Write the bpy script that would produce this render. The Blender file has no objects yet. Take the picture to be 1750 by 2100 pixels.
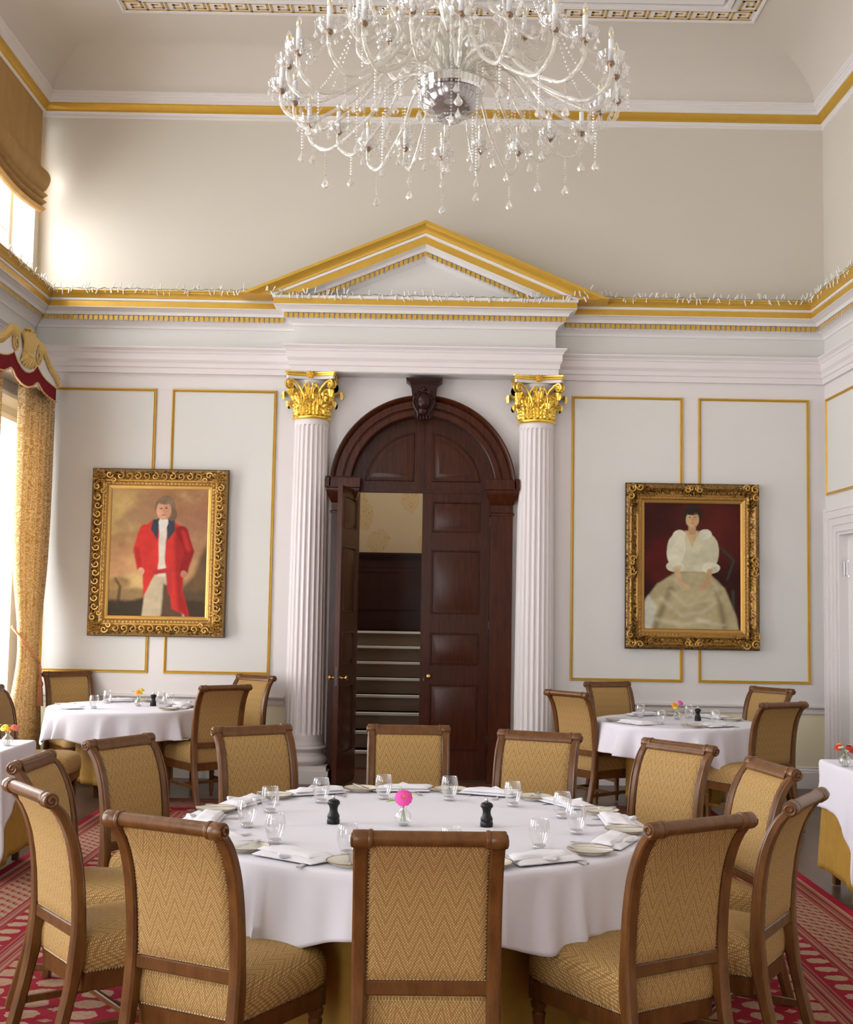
import bpy, math, random
import numpy as np
from mathutils import Vector, Matrix, noise
random.seed(7)
PI = math.pi
SKY, HALL, EXPO = 13.2, 48.0, 0.0
sc = bpy.context.scene
COL = sc.collection
XL, XR, YB, YF = -3.89, 3.885, 11.71, -3.6      # left wall, right wall, end wall, wall behind the camera

# ------------------------------------------------------------------ mesh builder
class MB:
    def __init__(s):
        s.v = []; s.f = []; s.m = []; s.uv = []
    def add(s, vs, fs, m=0, uv=None):
        o = len(s.v)
        s.v += [tuple(p) for p in vs]
        s.uv += list(uv) if uv else [(p[0], p[2]) for p in vs]
        for k, f in enumerate(fs):
            s.f.append([o + i for i in f]); s.m.append(m if isinstance(m, int) else m[k])
        return s
    def box(s, x0, y0, z0, x1, y1, z1, m=0):
        v = [(x, y, z) for x in (x0, x1) for y in (y0, y1) for z in (z0, z1)]
        return s.add(v, [(0,1,3,2),(4,6,7,5),(0,4,5,1),(2,3,7,6),(0,2,6,4),(1,5,7,3)], m)
    def hexa(s, a, b, m=0):          # two quads a, b (lists of 4 pts)
        return s.add(list(a)+list(b), [(0,3,2,1),(4,5,6,7),(0,1,5,4),(1,2,6,5),(2,3,7,6),(3,0,4,7)], m)
    def lathe(s, prof, n=24, c=(0,0,0), m=0, cap=True, fn=None, axis='z', ph=0):
        vs = []
        for k, (r, z) in enumerate(prof):
            for i in range(n):
                a = 2*PI*i/n + ph
                rr = fn(k, a, r, z) if fn else r
                p = (rr*math.cos(a), rr*math.sin(a), z)
                if axis == 'x': p = (p[2], p[0], p[1])
                elif axis == 'y': p = (p[0], p[2], p[1])
                vs.append((p[0]+c[0], p[1]+c[1], p[2]+c[2]))
        fs = []
        for k in range(len(prof)-1):
            for i in range(n):
                j = (i+1) % n
                fs.append((k*n+i, k*n+j, (k+1)*n+j, (k+1)*n+i))
        ms = m if isinstance(m, int) else [m[min(k, len(m)-1)] for k in range(len(prof)-1) for _ in range(n)]
        if cap:
            fs.append(tuple(range(n-1, -1, -1))); fs.append(tuple(range((len(prof)-1)*n, len(prof)*n)))
            if not isinstance(ms, int): ms = ms + [m[0], m[-1]]
        return s.add(vs, fs, ms)
    def tube(s, pts, r, n=8, m=0, cap=True, shape=None, twist=0.0):
        pts = [Vector(p) for p in pts]
        N = len(pts)
        rs = r if isinstance(r, (list, tuple)) else [r]*N
        vs = []; up = None
        for k in range(N):
            t = (pts[min(k+1, N-1)] - pts[max(k-1, 0)]).normalized()
            if up is None:
                up = Vector((0,0,1)) if abs(t.z) < .9 else Vector((0,1,0))
            sd = t.cross(up).normalized(); up = sd.cross(t).normalized()
            for i in range(n):
                a = 2*PI*i/n
                q = shape(a + twist*k) if shape else 1.0
                vs.append(pts[k] + (sd*math.cos(a) + up*math.sin(a))*rs[k]*q)
        fs = []
        for k in range(N-1):
            for i in range(n):
                j = (i+1) % n
                fs.append((k*n+i, k*n+j, (k+1)*n+j, (k+1)*n+i))
        if cap:
            fs.append(tuple(range(n-1, -1, -1))); fs.append(tuple(range((N-1)*n, N*n)))
        return s.add(vs, fs, m)
    def rsweep(s, pts, w, d, m=0, side=(1,0,0), cap=True, ch=.18):   # bevelled rectangular section swept in a plane; w along side, d across
        pts = [Vector(p) for p in pts]; N = len(pts); sd = Vector(side)
        ws = w if isinstance(w, (list, tuple)) else [w]*N
        ds = d if isinstance(d, (list, tuple)) else [d]*N
        vs = []
        for k in range(N):
            t = (pts[min(k+1, N-1)] - pts[max(k-1, 0)]).normalized()
            nn = t.cross(sd).normalized()
            a, b = ws[k]/2, ds[k]/2; c = min(a, b)*ch*2
            for (u, v) in ((-a+c,-b),(a-c,-b),(a,-b+c),(a,b-c),(a-c,b),(-a+c,b),(-a,b-c),(-a,-b+c)):
                vs.append(pts[k] + sd*u + nn*v)
        n = 8; fs = []
        for k in range(N-1):
            for i in range(n):
                j = (i+1) % n
                fs.append((k*n+i, (k+1)*n+i, (k+1)*n+j, k*n+j))
        if cap:
            fs.append(tuple(range(n))); fs.append(tuple(range(N*n-1, (N-1)*n-1, -1)))
        return s.add(vs, fs, m)
    def grid(s, fn, nu, nv, m=0, closed_u=False, uvfn=None):
        vs = []; uv = []
        for j in range(nv+1):
            for i in range(nu + (0 if closed_u else 1)):
                u, v = i/nu, j/nv
                p = fn(u, v); vs.append(p); uv.append(uvfn(u, v) if uvfn else (u, v))
        W = nu if closed_u else nu+1
        fs = []
        for j in range(nv):
            for i in range(nu):
                i2 = (i+1) % W
                fs.append((j*W+i, j*W+i2, (j+1)*W+i2, (j+1)*W+i))
        return s.add(vs, fs, m, uv)
    def dome(s, c, nrm, r, m=0):
        c = Vector(c); nrm = Vector(nrm).normalized()
        a = nrm.orthogonal().normalized(); b = nrm.cross(a)
        vs = [c + nrm*r*.75]
        for i in range(6):
            t = PI*i/3
            vs.append(c + (a*math.cos(t)+b*math.sin(t))*r)
        return s.add(vs, [(0, 1+i, 1+(i+1) % 6) for i in range(6)], m)
    def bead(s, c, r, m=0, sq=1.0):
        x, y, z = c
        vs = [(x,y,z+r*sq),(x,y,z-r*sq)] + [(x+r*math.cos(PI*i/3), y+r*math.sin(PI*i/3), z) for i in range(6)]
        fs = []
        for i in range(6):
            j = (i+1) % 6
            fs += [(0, 2+i, 2+j), (1, 2+j, 2+i)]
        return s.add(vs, fs, m)
    def build(s, name, mats, parent=None, angle=35, smooth=True, M=None):
        me = bpy.data.meshes.new(name)
        me.from_pydata(s.v, [], s.f)
        if not isinstance(mats, (list, tuple)): mats = [mats]
        for mt in mats: me.materials.append(mt)
        me.polygons.foreach_set('material_index', s.m)
        ul = me.uv_layers.new(name='UVMap')
        li = np.empty(len(me.loops), dtype=np.int32); me.loops.foreach_get('vertex_index', li)
        ul.data.foreach_set('uv', np.array(s.uv, dtype=np.float32)[li].ravel())
        if M is not None: me.transform(M)
        me.polygons.foreach_set('use_smooth', [smooth]*len(s.f))
        me.update()
        if smooth: me.set_sharp_from_angle(angle=math.radians(angle))
        o = bpy.data.objects.new(name, me); COL.objects.link(o)
        if parent: o.parent = parent
        return o

def tag(o, label=None, cat=None, group=None, kind=None):
    if label: o['label'] = label
    if cat: o['category'] = cat
    if group: o['group'] = group
    if kind: o['kind'] = kind
    return o
def thing(name, label, cat, loc=(0,0,0), rz=0, group=None):
    o = bpy.data.objects.new(name, None); COL.objects.link(o)
    o.empty_display_size = .1; o.location = loc; o.rotation_euler = (0,0,rz)
    return tag(o, label, cat, group)
def struct(mb, name, mats, label, parent=None, angle=35, cat='room'):
    o = mb.build(name, mats, parent, angle)
    if parent is None: tag(o, label, cat, None, 'structure')
    return o
def dup(root, loc, rz, label=None, group=None):
    kids = {}
    for o in COL.objects: kids.setdefault(o.parent, []).append(o)
    def cp(o, par):
        c = o.copy(); COL.objects.link(c); c.parent = par
        for ch in kids.get(o, []): cp(ch, c)
        return c
    r = cp(root, None); r.location = loc; r.rotation_euler = (0,0,rz)
    if label: r['label'] = label
    if group: r['group'] = group
    return r
def shape2d(mb, pts, y0, y1, m=0):      # polygon in XZ extruded along Y
    n = len(pts)
    vs = [(x, y0, z) for x, z in pts] + [(x, y1, z) for x, z in pts]
    fs = [tuple(range(n)), tuple(range(2*n-1, n-1, -1))] + [(i, n+i, n+(i+1) % n, (i+1) % n) for i in range(n)]
    return mb.add(vs, fs, m)
def run(mb, path, prof, mats=None):     # moulding: profile (offset into the room, z, material) along a plan path, mitred
    P = [Vector((x, y)) for x, y in path]; n = len(P)
    nr = []
    for i in range(n-1):
        d = (P[i+1]-P[i]).normalized(); nr.append(Vector((d.y, -d.x)))
    vs = []
    for i in range(n):
        if i == 0: m = nr[0]
        elif i == n-1: m = nr[-1]
        else: m = (nr[i-1]+nr[i])/(1+nr[i-1].dot(nr[i]))
        for q in prof:
            p = P[i]+m*q[0]; vs.append((p.x, p.y, q[1]))
    k = len(prof); fs = []; ms = []
    for i in range(n-1):
        for j in range(k-1):
            fs.append((i*k+j, i*k+j+1, (i+1)*k+j+1, (i+1)*k+j)); ms.append(prof[j][2] if len(prof[j]) > 2 else 0)
    fs.append(tuple(range(k))); ms.append(0); fs.append(tuple(range(n*k-1, (n-1)*k-1, -1))); ms.append(0)
    return mb.add(vs, fs, ms)

# ------------------------------------------------------------------ materials
class Nt:
    def __init__(s, name):
        s.mat = bpy.data.materials.new(name); s.mat.use_nodes = True
        s.t = s.mat.node_tree; s.t.nodes.clear()
        s.out = s.t.nodes.new('ShaderNodeOutputMaterial')
    def n(s, ty, **kw):
        nd = s.t.nodes.new(ty)
        for k, v in kw.items(): setattr(nd, k, v)
        return nd
    def put(s, sock, v):
        if isinstance(v, bpy.types.NodeSocket): s.t.links.new(v, sock)
        elif isinstance(v, (tuple, list)) and len(v) == 3 and sock.type == 'RGBA': sock.default_value = (*v, 1)
        else: sock.default_value = v
    def m(s, op, a, b=0.0, c=0.0):
        nd = s.n('ShaderNodeMath', operation=op)
        for i, v in enumerate((a, b, c)): s.put(nd.inputs[i], v)
        return nd.outputs[0]
    def mix(s, f, a, b):
        nd = s.n('ShaderNodeMix', data_type='RGBA')
        s.put(nd.inputs[0], f); s.put(nd.inputs[6], a); s.put(nd.inputs[7], b)
        return nd.outputs[2]
    def co(s, kind='Object'):
        return s.n('ShaderNodeTexCoord').outputs[kind]
    def sep(s, v):
        nd = s.n('ShaderNodeSeparateXYZ'); s.put(nd.inputs[0], v); return nd.outputs
    def cmb(s, x, y, z):
        nd = s.n('ShaderNodeCombineXYZ'); s.put(nd.inputs[0], x); s.put(nd.inputs[1], y); s.put(nd.inputs[2], z); return nd.outputs[0]
    def map(s, v, scale=(1,1,1), loc=(0,0,0)):
        nd = s.n('ShaderNodeMapping'); s.put(nd.inputs['Vector'], v); nd.inputs['Scale'].default_value = scale; nd.inputs['Location'].default_value = loc
        return nd.outputs[0]
    def noise(s, v, scale=5, detail=3, rough=.5):
        nd = s.n('ShaderNodeTexNoise'); s.put(nd.inputs['Vector'], v)
        nd.inputs['Scale'].default_value = scale; nd.inputs['Detail'].default_value = detail; nd.inputs['Roughness'].default_value = rough
        return nd.outputs[0]
    def vor(s, v, scale=5, feature='F1'):
        nd = s.n('ShaderNodeTexVoronoi', feature=feature); s.put(nd.inputs['Vector'], v); nd.inputs['Scale'].default_value = scale
        return nd.outputs[0]
    def ramp(s, f, stops):
        nd = s.n('ShaderNodeValToRGB'); s.put(nd.inputs[0], f); e = nd.color_ramp.elements
        e[0].position, e[0].color = stops[0][0], (*stops[0][1], 1)
        e[1].position, e[1].color = stops[-1][0], (*stops[-1][1], 1)
        for p, c in stops[1:-1]:
            x = e.new(p); x.color = (*c, 1)
        return nd.outputs[0]
    def bump(s, h, st=.3, dist=.01):
        nd = s.n('ShaderNodeBump'); s.put(nd.inputs['Height'], h); nd.inputs['Strength'].default_value = st; nd.inputs['Distance'].default_value = dist
        return nd.outputs[0]
    def pbr(s, col, rough=.5, metal=0.0, spec=.5, nrm=None, coat=0.0, sheen=0.0, trans=0.0, emit=None, sub=0.0):
        b = s.n('ShaderNodeBsdfPrincipled')
        s.put(b.inputs['Base Color'], col); s.put(b.inputs['Roughness'], rough); s.put(b.inputs['Metallic'], metal)
        b.inputs['Specular IOR Level'].default_value = spec
        if coat: b.inputs['Coat Weight'].default_value = coat; b.inputs['Coat Roughness'].default_value = .12
        if sheen: b.inputs['Sheen Weight'].default_value = sheen
        if trans: b.inputs['Transmission Weight'].default_value = trans
        if nrm is not None: s.put(b.inputs['Normal'], nrm)
        s.t.links.new(b.outputs[0], s.out.inputs[0])
        return s.mat

def paint(name, c, rough=.55, var=.03, **k):
    t = Nt(name); f = t.noise(t.co(), 2.3, 4)
    lo = tuple(max(0, x*(1-var)) for x in c); hi = tuple(min(1, x*(1+var)) for x in c)
    return t.pbr(t.mix(f, lo, hi), rough, **k)
def wood(name, dark, light, rough=.3, scale=(1,1,1), coat=.0, spec=.5, gs=6):
    t = Nt(name); v = t.map(t.co(), scale)
    n1 = t.noise(v, gs, 5, .6); n2 = t.noise(v, gs*9, 3, .6)
    f = t.m('ADD', t.m('MULTIPLY', n1, .7), t.m('MULTIPLY', n2, .3))
    return t.pbr(t.ramp(f, [(.3, dark), (.7, light)]), rough, spec=spec, coat=coat, nrm=t.bump(n2, .05, .003))

M = {}
M['cream'] = paint('cream_wall_paint', (.66,.61,.525), .6, .012)
M['pink'] = paint('pinkish_white_paint', (.76,.715,.70), .45, .012)
M['panel'] = paint('pale_grey_panel_paint', (.71,.695,.66), .55, .015)
M['frieze'] = paint('grey_frieze_paint', (.70,.685,.65), .55, .012)
M['dado'] = paint('primrose_dado_paint', (.82,.745,.54), .5, .02)
M['ceil'] = paint('ceiling_paint', (.65,.595,.525), .65, .012)
M['white'] = paint('white_trim_paint', (.80,.765,.745), .4, .012)
def gold_paint(name, c, metal=.35, rough=.38, v=.12):
    t = Nt(name); f = t.noise(t.co(), 9, 4, .65)
    return t.pbr(t.mix(f, tuple(x*(1-v) for x in c), tuple(min(1,x*(1+v)) for x in c)), rough, metal, nrm=t.bump(t.noise(t.co(), 60, 2), .06, .004))
M['gold'] = gold_paint('gold_paint', (.62,.37,.05))
M['fretgold'] = gold_paint('dull_gold_paint', (.52,.33,.10), .1, .5)
M['gilt'] = gold_paint('gold_leaf', (1.0,.66,.12), .72, .27, .08)
M['pelmetgold'] = gold_paint('pelmet_gold_paint', (.72,.50,.16), .1, .5)
M['mahog'] = wood('polished_mahogany', (.028,.0058,.0022), (.078,.018,.0055), .27, (6,6,.7), spec=.28)
M['mahogdark'] = wood('dark_mahogany', (.020,.005,.003), (.042,.010,.006), .3, (3,3,.6), spec=.25)
M['chairwood'] = wood('stained_beech', (.072,.025,.006), (.185,.074,.018), .30, (5,5,1.2), spec=.4)
M['shaft'] = paint('column_paint', (.775,.72,.71), .42, .015)

def chevron():
    t = Nt('gold_chevron_weave')
    u, v, _ = t.sep(t.co('UV'))
    tri = t.m('PINGPONG', u, .036)                       # 0...0.042
    w = t.m('SUBTRACT', v, t.m('MULTIPLY', tri, 2.4))
    fr = t.m('FRACT', t.m('DIVIDE', w, .058))
    a = t.m('LESS_THAN', fr, .30)
    b = t.m('MULTIPLY', t.m('GREATER_THAN', fr, .55), t.m('LESS_THAN', fr, .68))
    band = t.m('MAXIMUM', a, b)
    # weave: short light dashes
    row = t.m('FLOOR', t.m('DIVIDE', u, .0050))
    du = t.m('FRACT', t.m('ADD', t.m('DIVIDE', v, .0095), t.m('MULTIPLY', row, .5)))
    dv = t.m('FRACT', t.m('DIVIDE', u, .0050))
    dash = t.m('MULTIPLY', t.m('LESS_THAN', du, .62), t.m('LESS_THAN', dv, .62))
    base = t.mix(dash, (.30,.165,.05), (.60,.43,.18))
    dk = t.mix(dash, (.27,.135,.04), (.41,.25,.09))
    c = t.mix(band, base, dk)
    h = t.m('ADD', dash, t.m('MULTIPLY', band, -.5))
    return t.pbr(c, .75, spec=.25, nrm=t.bump(h, .3, .0012))
M['fabric'] = chevron()
def brass_nail():
    t = Nt('antique_nail_heads')
    return t.pbr(t.mix(t.noise(t.co(), 300, 1), (.05,.03,.018), (.40,.30,.18)), .25, .9)
M['nail'] = brass_nail()
def linen():
    t = Nt('white_table_linen')
    x, y, z = t.sep(t.co())
    crease = t.m('ADD', t.m('POWER', 2.718, t.m('MULTIPLY', t.m('POWER', t.m('MULTIPLY', t.m('ADD', x, -.33), 160), 2), -1)),
                 t.m('POWER', 2.718, t.m('MULTIPLY', t.m('POWER', t.m('MULTIPLY', t.m('ADD', y, .12), 160), 2), -1)))
    n = t.noise(t.co(), 3.5, 3)
    h = t.m('ADD', t.m('MULTIPLY', crease, .25), t.m('MULTIPLY', n, .8))
    return t.pbr((.77,.75,.815), .8, spec=.2, nrm=t.bump(h, .25, .012))
M['linen'] = linen()
M['napkin'] = paint('napkin_linen', (.82,.80,.84), .8, .02, spec=.2)
def goldcloth():
    t = Nt('gold_damask_undercloth')
    f = t.noise(t.co(), 14, 4, .7)
    return t.pbr(t.mix(f, (.31,.165,.022), (.50,.29,.05)), .6, spec=.3, nrm=t.bump(f, .1, .004))
M['goldcloth'] = goldcloth()
def curtain():
    t = Nt('gold_damask_curtain')
    v = t.map(t.co('UV'), (1,1,1))
    a = t.noise(v, 16, 1, .4); f = t.m('GREATER_THAN', t.m('SINE', t.m('MULTIPLY', a, 46)), .05)
    c = t.mix(f, (.58,.40,.17), (.80,.65,.40)); t.pbr(c, .5, spec=.3)
    b = next(n for n in t.t.nodes if n.type == 'BSDF_PRINCIPLED'); tr = t.n('ShaderNodeBsdfTranslucent'); t.put(tr.inputs[0], c)
    mx = t.n('ShaderNodeMixShader'); mx.inputs[0].default_value = .4; t.put(mx.inputs[1], b.outputs[0]); t.put(mx.inputs[2], tr.outputs[0])
    t.t.links.new(mx.outputs[0], t.out.inputs[0]); return t.mat
M['curtain'] = curtain()
def blind():
    t = Nt('gold_suede_blind'); f = t.noise(t.map(t.co(), (1,2,.8)), 3.2, 5, .6)
    b = t.mix(f, (.34,.185,.055), (.54,.34,.135))
    return t.pbr(b, .75, spec=.2)
M['blind'] = blind()
M['tassel'] = paint('coral_silk_tassel', (.78,.34,.17), .6, .15)
M['crimson'] = paint('crimson_velvet', (.20,.006,.012), .8, .15, spec=.15)
M['braid'] = paint('gold_braid', (.66,.38,.15), .6, .2)
def glassy(name, tr=.8, gl=.15, tint=(1,1,1), rough=.03, edge=.35, df=(.9,.9,.9)):
    t = Nt(name)
    a = t.n('ShaderNodeBsdfTransparent'); a.inputs[0].default_value = (*tint, 1)
    g = t.n('ShaderNodeBsdfGlossy'); g.inputs['Roughness'].default_value = rough; g.inputs[0].default_value = (1,1,1,1)
    d = t.n('ShaderNodeBsdfDiffuse'); d.inputs[0].default_value = (*df, 1)
    lw = t.n('ShaderNodeLayerWeight'); lw.inputs[0].default_value = .45
    f = t.m('ADD', gl, t.m('MULTIPLY', lw.outputs['Facing'], edge)); 
    m1 = t.n('ShaderNodeMixShader'); t.put(m1.inputs[0], f); t.put(m1.inputs[1], a.outputs[0]); t.put(m1.inputs[2], g.outputs[0])
    m2 = t.n('ShaderNodeMixShader'); t.put(m2.inputs[0], t.m('ADD', 1-tr, t.m('MULTIPLY', lw.outputs['Facing'], .12))); t.put(m2.inputs[1], m1.outputs[0]); t.put(m2.inputs[2], d.outputs[0])
    t.t.links.new(m2.outputs[0], t.out.inputs[0])
    return t.mat
M['glass'] = glassy('clear_drinking_glass', .985, .03, (.985,.985,.985), .02, .45, (.8,.8,.85))
M['glassbase'] = glassy('thick_glass_base', .93, .25, (.9,.9,.92), .03, .5, (.55,.53,.53))
M['crystal'] = glassy('cut_crystal', .72, .22, (1,.99,.97), .10, .4, (.84,.81,.76))
M['rope'] = glassy('twisted_glass_rope', .72, .10, (1,.99,.96), .16, .35, (.80,.77,.70))
M['dish'] = glassy('clear_glass_dish', .90, .14, (.96,.96,.95), .04, .5, (.75,.74,.72))
M['pane'] = glassy('window_pane', .998, .03, (1,1,1), .0, .15)
def plain(name, c, rough=.5, metal=0.0, **k):
    t = Nt(name); return t.pbr(c, rough, metal, **k)
M['chrome'] = plain('polished_chrome', (.80,.80,.82), .09, 1.0)
M['smoke'] = plain('smoked_mirror_glass', (.30,.25,.25), .12, .75)
M['candle'] = plain('white_candle_sleeve', (.86,.86,.87), .45)
M['filament'] = plain('yellow_bulb_core', (.85,.58,.08), .5)
M['cupmetal'] = plain('bronze_arm_cup', (.30,.20,.13), .35, .8)
M['steel'] = plain('polished_cutlery_steel', (.78,.76,.77), .30, 1.0)
M['black'] = plain('black_lacquer', (.008,.008,.010), .33, spec=.3)
M['brass'] = plain('polished_brass', (.80,.52,.20), .22, 1.0)
M['iron'] = plain('dark_iron', (.05,.05,.05), .4, .6)
M['wire'] = plain('grey_green_wire', (.30,.29,.24), .6)
M['led'] = plain('frosted_light_sleeve', (.84,.80,.74), .4)
def plate():
    t = Nt('cream_glazed_china'); x, y, z = t.sep(t.co())
    r = t.m('SQRT', t.m('ADD', t.m('POWER', x, 2), t.m('POWER', y, 2)))
    r = t.m('ADD', r, t.m('MULTIPLY', t.noise(t.co(), 30, 2), .0015))
    return t.pbr(t.mix(t.m('GREATER_THAN', r, .0845), (.72,.685,.57), (.30,.15,.06)), .15, spec=.6)
M['plate'] = plate()
M['petal_pink'] = plain('pink_petal', (.82,.07,.38), .6)
M['petal_heart'] = plain('orange_flower_heart', (.80,.30,.04), .7)
M['petal_orange'] = plain('orange_petal', (.85,.28,.02), .6)
M['petal_yellow'] = plain('yellow_petal', (.85,.62,.03), .6)
M['petal_coral'] = plain('coral_petal', (.85,.22,.15), .6)
M['petal_red'] = plain('red_petal', (.50,.02,.012), .6)
M['leaf'] = plain('green_leaf', (.22,.36,.05), .55)
M['leafpale'] = plain('pale_green_bract', (.55,.62,.35), .55)
def carpet():
    t = Nt('red_bokhara_carpet'); x, y, _ = t.sep(t.co())
    hx, hy = 2.52, 4.55
    d = t.m('MINIMUM', t.m('SUBTRACT', hx, t.m('ABSOLUTE', x)), t.m('SUBTRACT', hy, t.m('ABSOLUTE', y)))
    red = (.235,.008,.018); cream = (.34,.24,.15); dk = (.09,.012,.02); tan = (.36,.17,.10)
    def lat(px, py, ox, oy, rx, ry):
        a = t.m('ABSOLUTE', t.m('SUBTRACT', t.m('FRACT', t.m('ADD', t.m('DIVIDE', x, px), ox)), .5))
        b = t.m('ABSOLUTE', t.m('SUBTRACT', t.m('FRACT', t.m('ADD', t.m('DIVIDE', y, py), oy)), .5))
        a = t.m('DIVIDE', t.m('MULTIPLY', a, px), rx); b = t.m('DIVIDE', t.m('MULTIPLY', b, py), ry)
        return a, b
    a, b = lat(.235, .135, 0, 0, .068, .052)
    wob = t.m('MULTIPLY', t.m('SUBTRACT', t.noise(t.co(), 38, 2), .5), 1.1)
    e = t.m('ADD', t.m('ADD', t.m('POWER', a, 2.4), t.m('POWER', b, 2.4)), wob)
    a2, b2 = lat(.235, .135, .5, .5, .042, .036)
    e2 = t.m('ADD', t.m('ADD', t.m('POWER', a2, 1.0), t.m('POWER', b2, 1.0)), wob)
    fine = t.noise(t.map(t.co(), (1,1,1)), 55, 2, .7)
    gul = t.mix(t.m('GREATER_THAN', fine, .53), cream, tan)
    f1 = t.mix(t.m('LESS_THAN', e, 1.0), red, gul)
    f2 = t.mix(t.m('LESS_THAN', e2, .75), f1, t.mix(t.m('GREATER_THAN', fine, .5), cream, (.30,.12,.09)))
    # borders by distance from the edge
    def lane(lo, hi): return t.m('MULTIPLY', t.m('GREATER_THAN', d, lo), t.m('LESS_THAN', d, hi))
    s = t.m('ADD', x, y)
    st = t.m('PINGPONG', t.m('ADD', t.m('MULTIPLY', s, 1.0), t.m('MULTIPLY', t.m('SUBTRACT', x, y), .0)), .045)
    zig = t.m('GREATER_THAN', t.m('ADD', st, t.m('MULTIPLY', fine, .02)), .030)
    multi = t.ramp(t.m('FRACT', t.m('DIVIDE', d, .052)), [(0, cream), (.16, (.20,.02,.03)), (.45, tan), (.62, (.22,.10,.06)), (.8, red), (1, (.14,.015,.03))])
    multi2 = t.mix(t.m('MULTIPLY', zig, .75), multi, cream)
    medal = t.mix(t.m('MULTIPLY', t.m('LESS_THAN', e, .55), 1.0), red, cream)
    c = f2
    c = t.mix(lane(-1, .72), c, multi)
    c = t.mix(lane(.47, .60), c, medal)
    c = t.mix(lane(.18, .40), c, multi2)
    c = t.mix(lane(-1, .055), c, (.33,.012,.035))
    c = t.mix(lane(.055, .068), c, cream)
    c = t.mix(t.m('MULTIPLY', t.noise(t.co(), 6, 3), .22), c, dk)
    return t.pbr(c, .92, spec=.1, nrm=t.bump(fine, .2, .004))
M['carpet'] = carpet()
def parquet():
    t = Nt('dark_oak_boards'); v = t.co(); x, y, z = t.sep(v)
    b = t.n('ShaderNodeTexBrick'); t.put(b.inputs['Vector'], t.cmb(y, x, 0.0))
    b.inputs['Scale'].default_value = 1.0; b.inputs['Brick Width'].default_value = 1.7; b.inputs['Row Height'].default_value = .14
    b.inputs['Mortar Size'].default_value = .0025; b.offset = .37
    b.inputs['Color1'].default_value = (.085,.042,.024,1); b.inputs['Color2'].default_value = (.14,.075,.045,1); b.inputs['Mortar'].default_value = (.015,.008,.006,1)
    g = t.noise(t.map(v, (14,1.2,1)), 5, 4, .6)
    return t.pbr(t.mix(t.m('MULTIPLY', g, .5), b.outputs[0], (.06,.03,.018)), .32, spec=.5)
M['floor'] = parquet()
M['stairboards'] = wood('reddish_hall_boards', (.10,.035,.018), (.19,.075,.04), .3, (1,5,1))
M['runner'] = paint('brown_stair_carpet', (.27,.195,.15), .95, .12)
M['lit_nosing'] = plain('nosing_painted_light', (.85,.83,.80), .4)  # pale colour stands for light reflected along the tread edges
def wallpaper():
    t = Nt('floral_wallpaper'); v = t.co(); x, y, z = t.sep(v)
    big = t.m('ADD', t.vor(t.map(v, (1.7,1,1.2)), 1.9), t.m('MULTIPLY', t.noise(v, 7, 3), .28))
    mask = t.m('LESS_THAN', big, .56)
    small = t.m('LESS_THAN', t.m('ADD', t.vor(v, 24), t.m('MULTIPLY', t.noise(v, 40, 2), .3)), .42)
    bl = t.mix(mask, (.46,.36,.245), (.45,.33,.185))
    return t.pbr(t.mix(t.m('MULTIPLY', mask, small), bl, (.36,.26,.11)), .7)
M['wallpaper'] = wallpaper()
def vcol(name, rough, metal=0.0, spec=.5, coat=0.0):
    t = Nt(name); a = t.n('ShaderNodeVertexColor'); a.layer_name = 'Col'
    return t.pbr(a.outputs[0], rough, metal, spec, coat=coat)
M['oil'] = vcol('oil_paint_on_canvas', .55, spec=.18)
M['carved'] = vcol('carved_gilt_wood', .36, .55)
def setcol(o, cols):
    me = o.data
    a = me.color_attributes.new('Col', 'FLOAT_COLOR', 'POINT')
    c = np.ones((len(me.vertices), 4), dtype=np.float32); c[:, :3] = cols
    a.data.foreach_set('color', c.ravel())
# ------------------------------------------------------------------ room shell
CX = -.045                     # axis of the doorway and pediment
ZD = 7.09                      # flat of the ceiling
YW = YB
def cell_wall(mb, holes, a0, a1, z0, z1, boxfn, zs_extra=()):
    As = sorted({a0, a1, *[h[0] for h in holes], *[h[1] for h in holes]})
    Zs = sorted({z0, z1, *[h[2] for h in holes], *[h[3] for h in holes], *zs_extra})
    for i in range(len(As)-1):
        for j in range(len(Zs)-1):
            a, b, c, d = As[i], As[i+1], Zs[j], Zs[j+1]
            if any(h[0] <= a and b <= h[1] and h[2] <= c and d <= h[3] for h in holes): continue
            boxfn(a, b, c, d)
def zone(z):                   # wall paint by height
    return 0 if z < .72 else 1 if z < 3.95 else 2 if z < 4.45 else 3
WM = [M['dado'], M['pink'], M['frieze'], M['cream'], M['white']]
ZS = (.72, 3.95, 4.45)
# end wall, with the arched opening
mb = MB()
def eb(a, b, c, d): mb.box(a, YW, c, b, YW+.30, d, zone((c+d)/2))
cell_wall(mb, [(CX-.90, CX+.90, -.1, 3.95)], XL-.3, XR+.3, 0, 7.3, eb, ZS)
# around the arch
n = 28; R = .86; zc = 2.815
fr = [(CX-.86, 0), (CX-.86, zc)] + [(CX-R*math.cos(PI*k/n), zc+R*math.sin(PI*k/n)) for k in range(1, n)] + [(CX+.86, zc), (CX+.86, 0)]
outer = []
for x, z in fr:
    if z <= zc: outer.append((CX-.90 if x < CX else CX+.90, z))
    else: outer.append((CX+(x-CX)*.9/.86 if abs(x-CX) > .001 else CX, 3.95))
for k in range(len(fr)-1):
    a, b, c, d = fr[k], fr[k+1], outer[k+1], outer[k]
    if k == 1: d = (CX-.90, zc)
    vs = [(p[0], y, p[1]) for y in (YW, YW+.30) for p in (a, b, c, d)]
    mb.hexa(vs[:4], vs[4:], 1)
mb.hexa([(CX-.9, YW, zc), (CX-.9, YW, 3.95), (outer[2][0], YW, 3.95), (CX-.9, YW, zc)], [(CX-.9, YW+.3, zc), (CX-.9, YW+.3, 3.95), (outer[2][0], YW+.3, 3.95), (CX-.9, YW+.3, zc)], 1)
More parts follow.
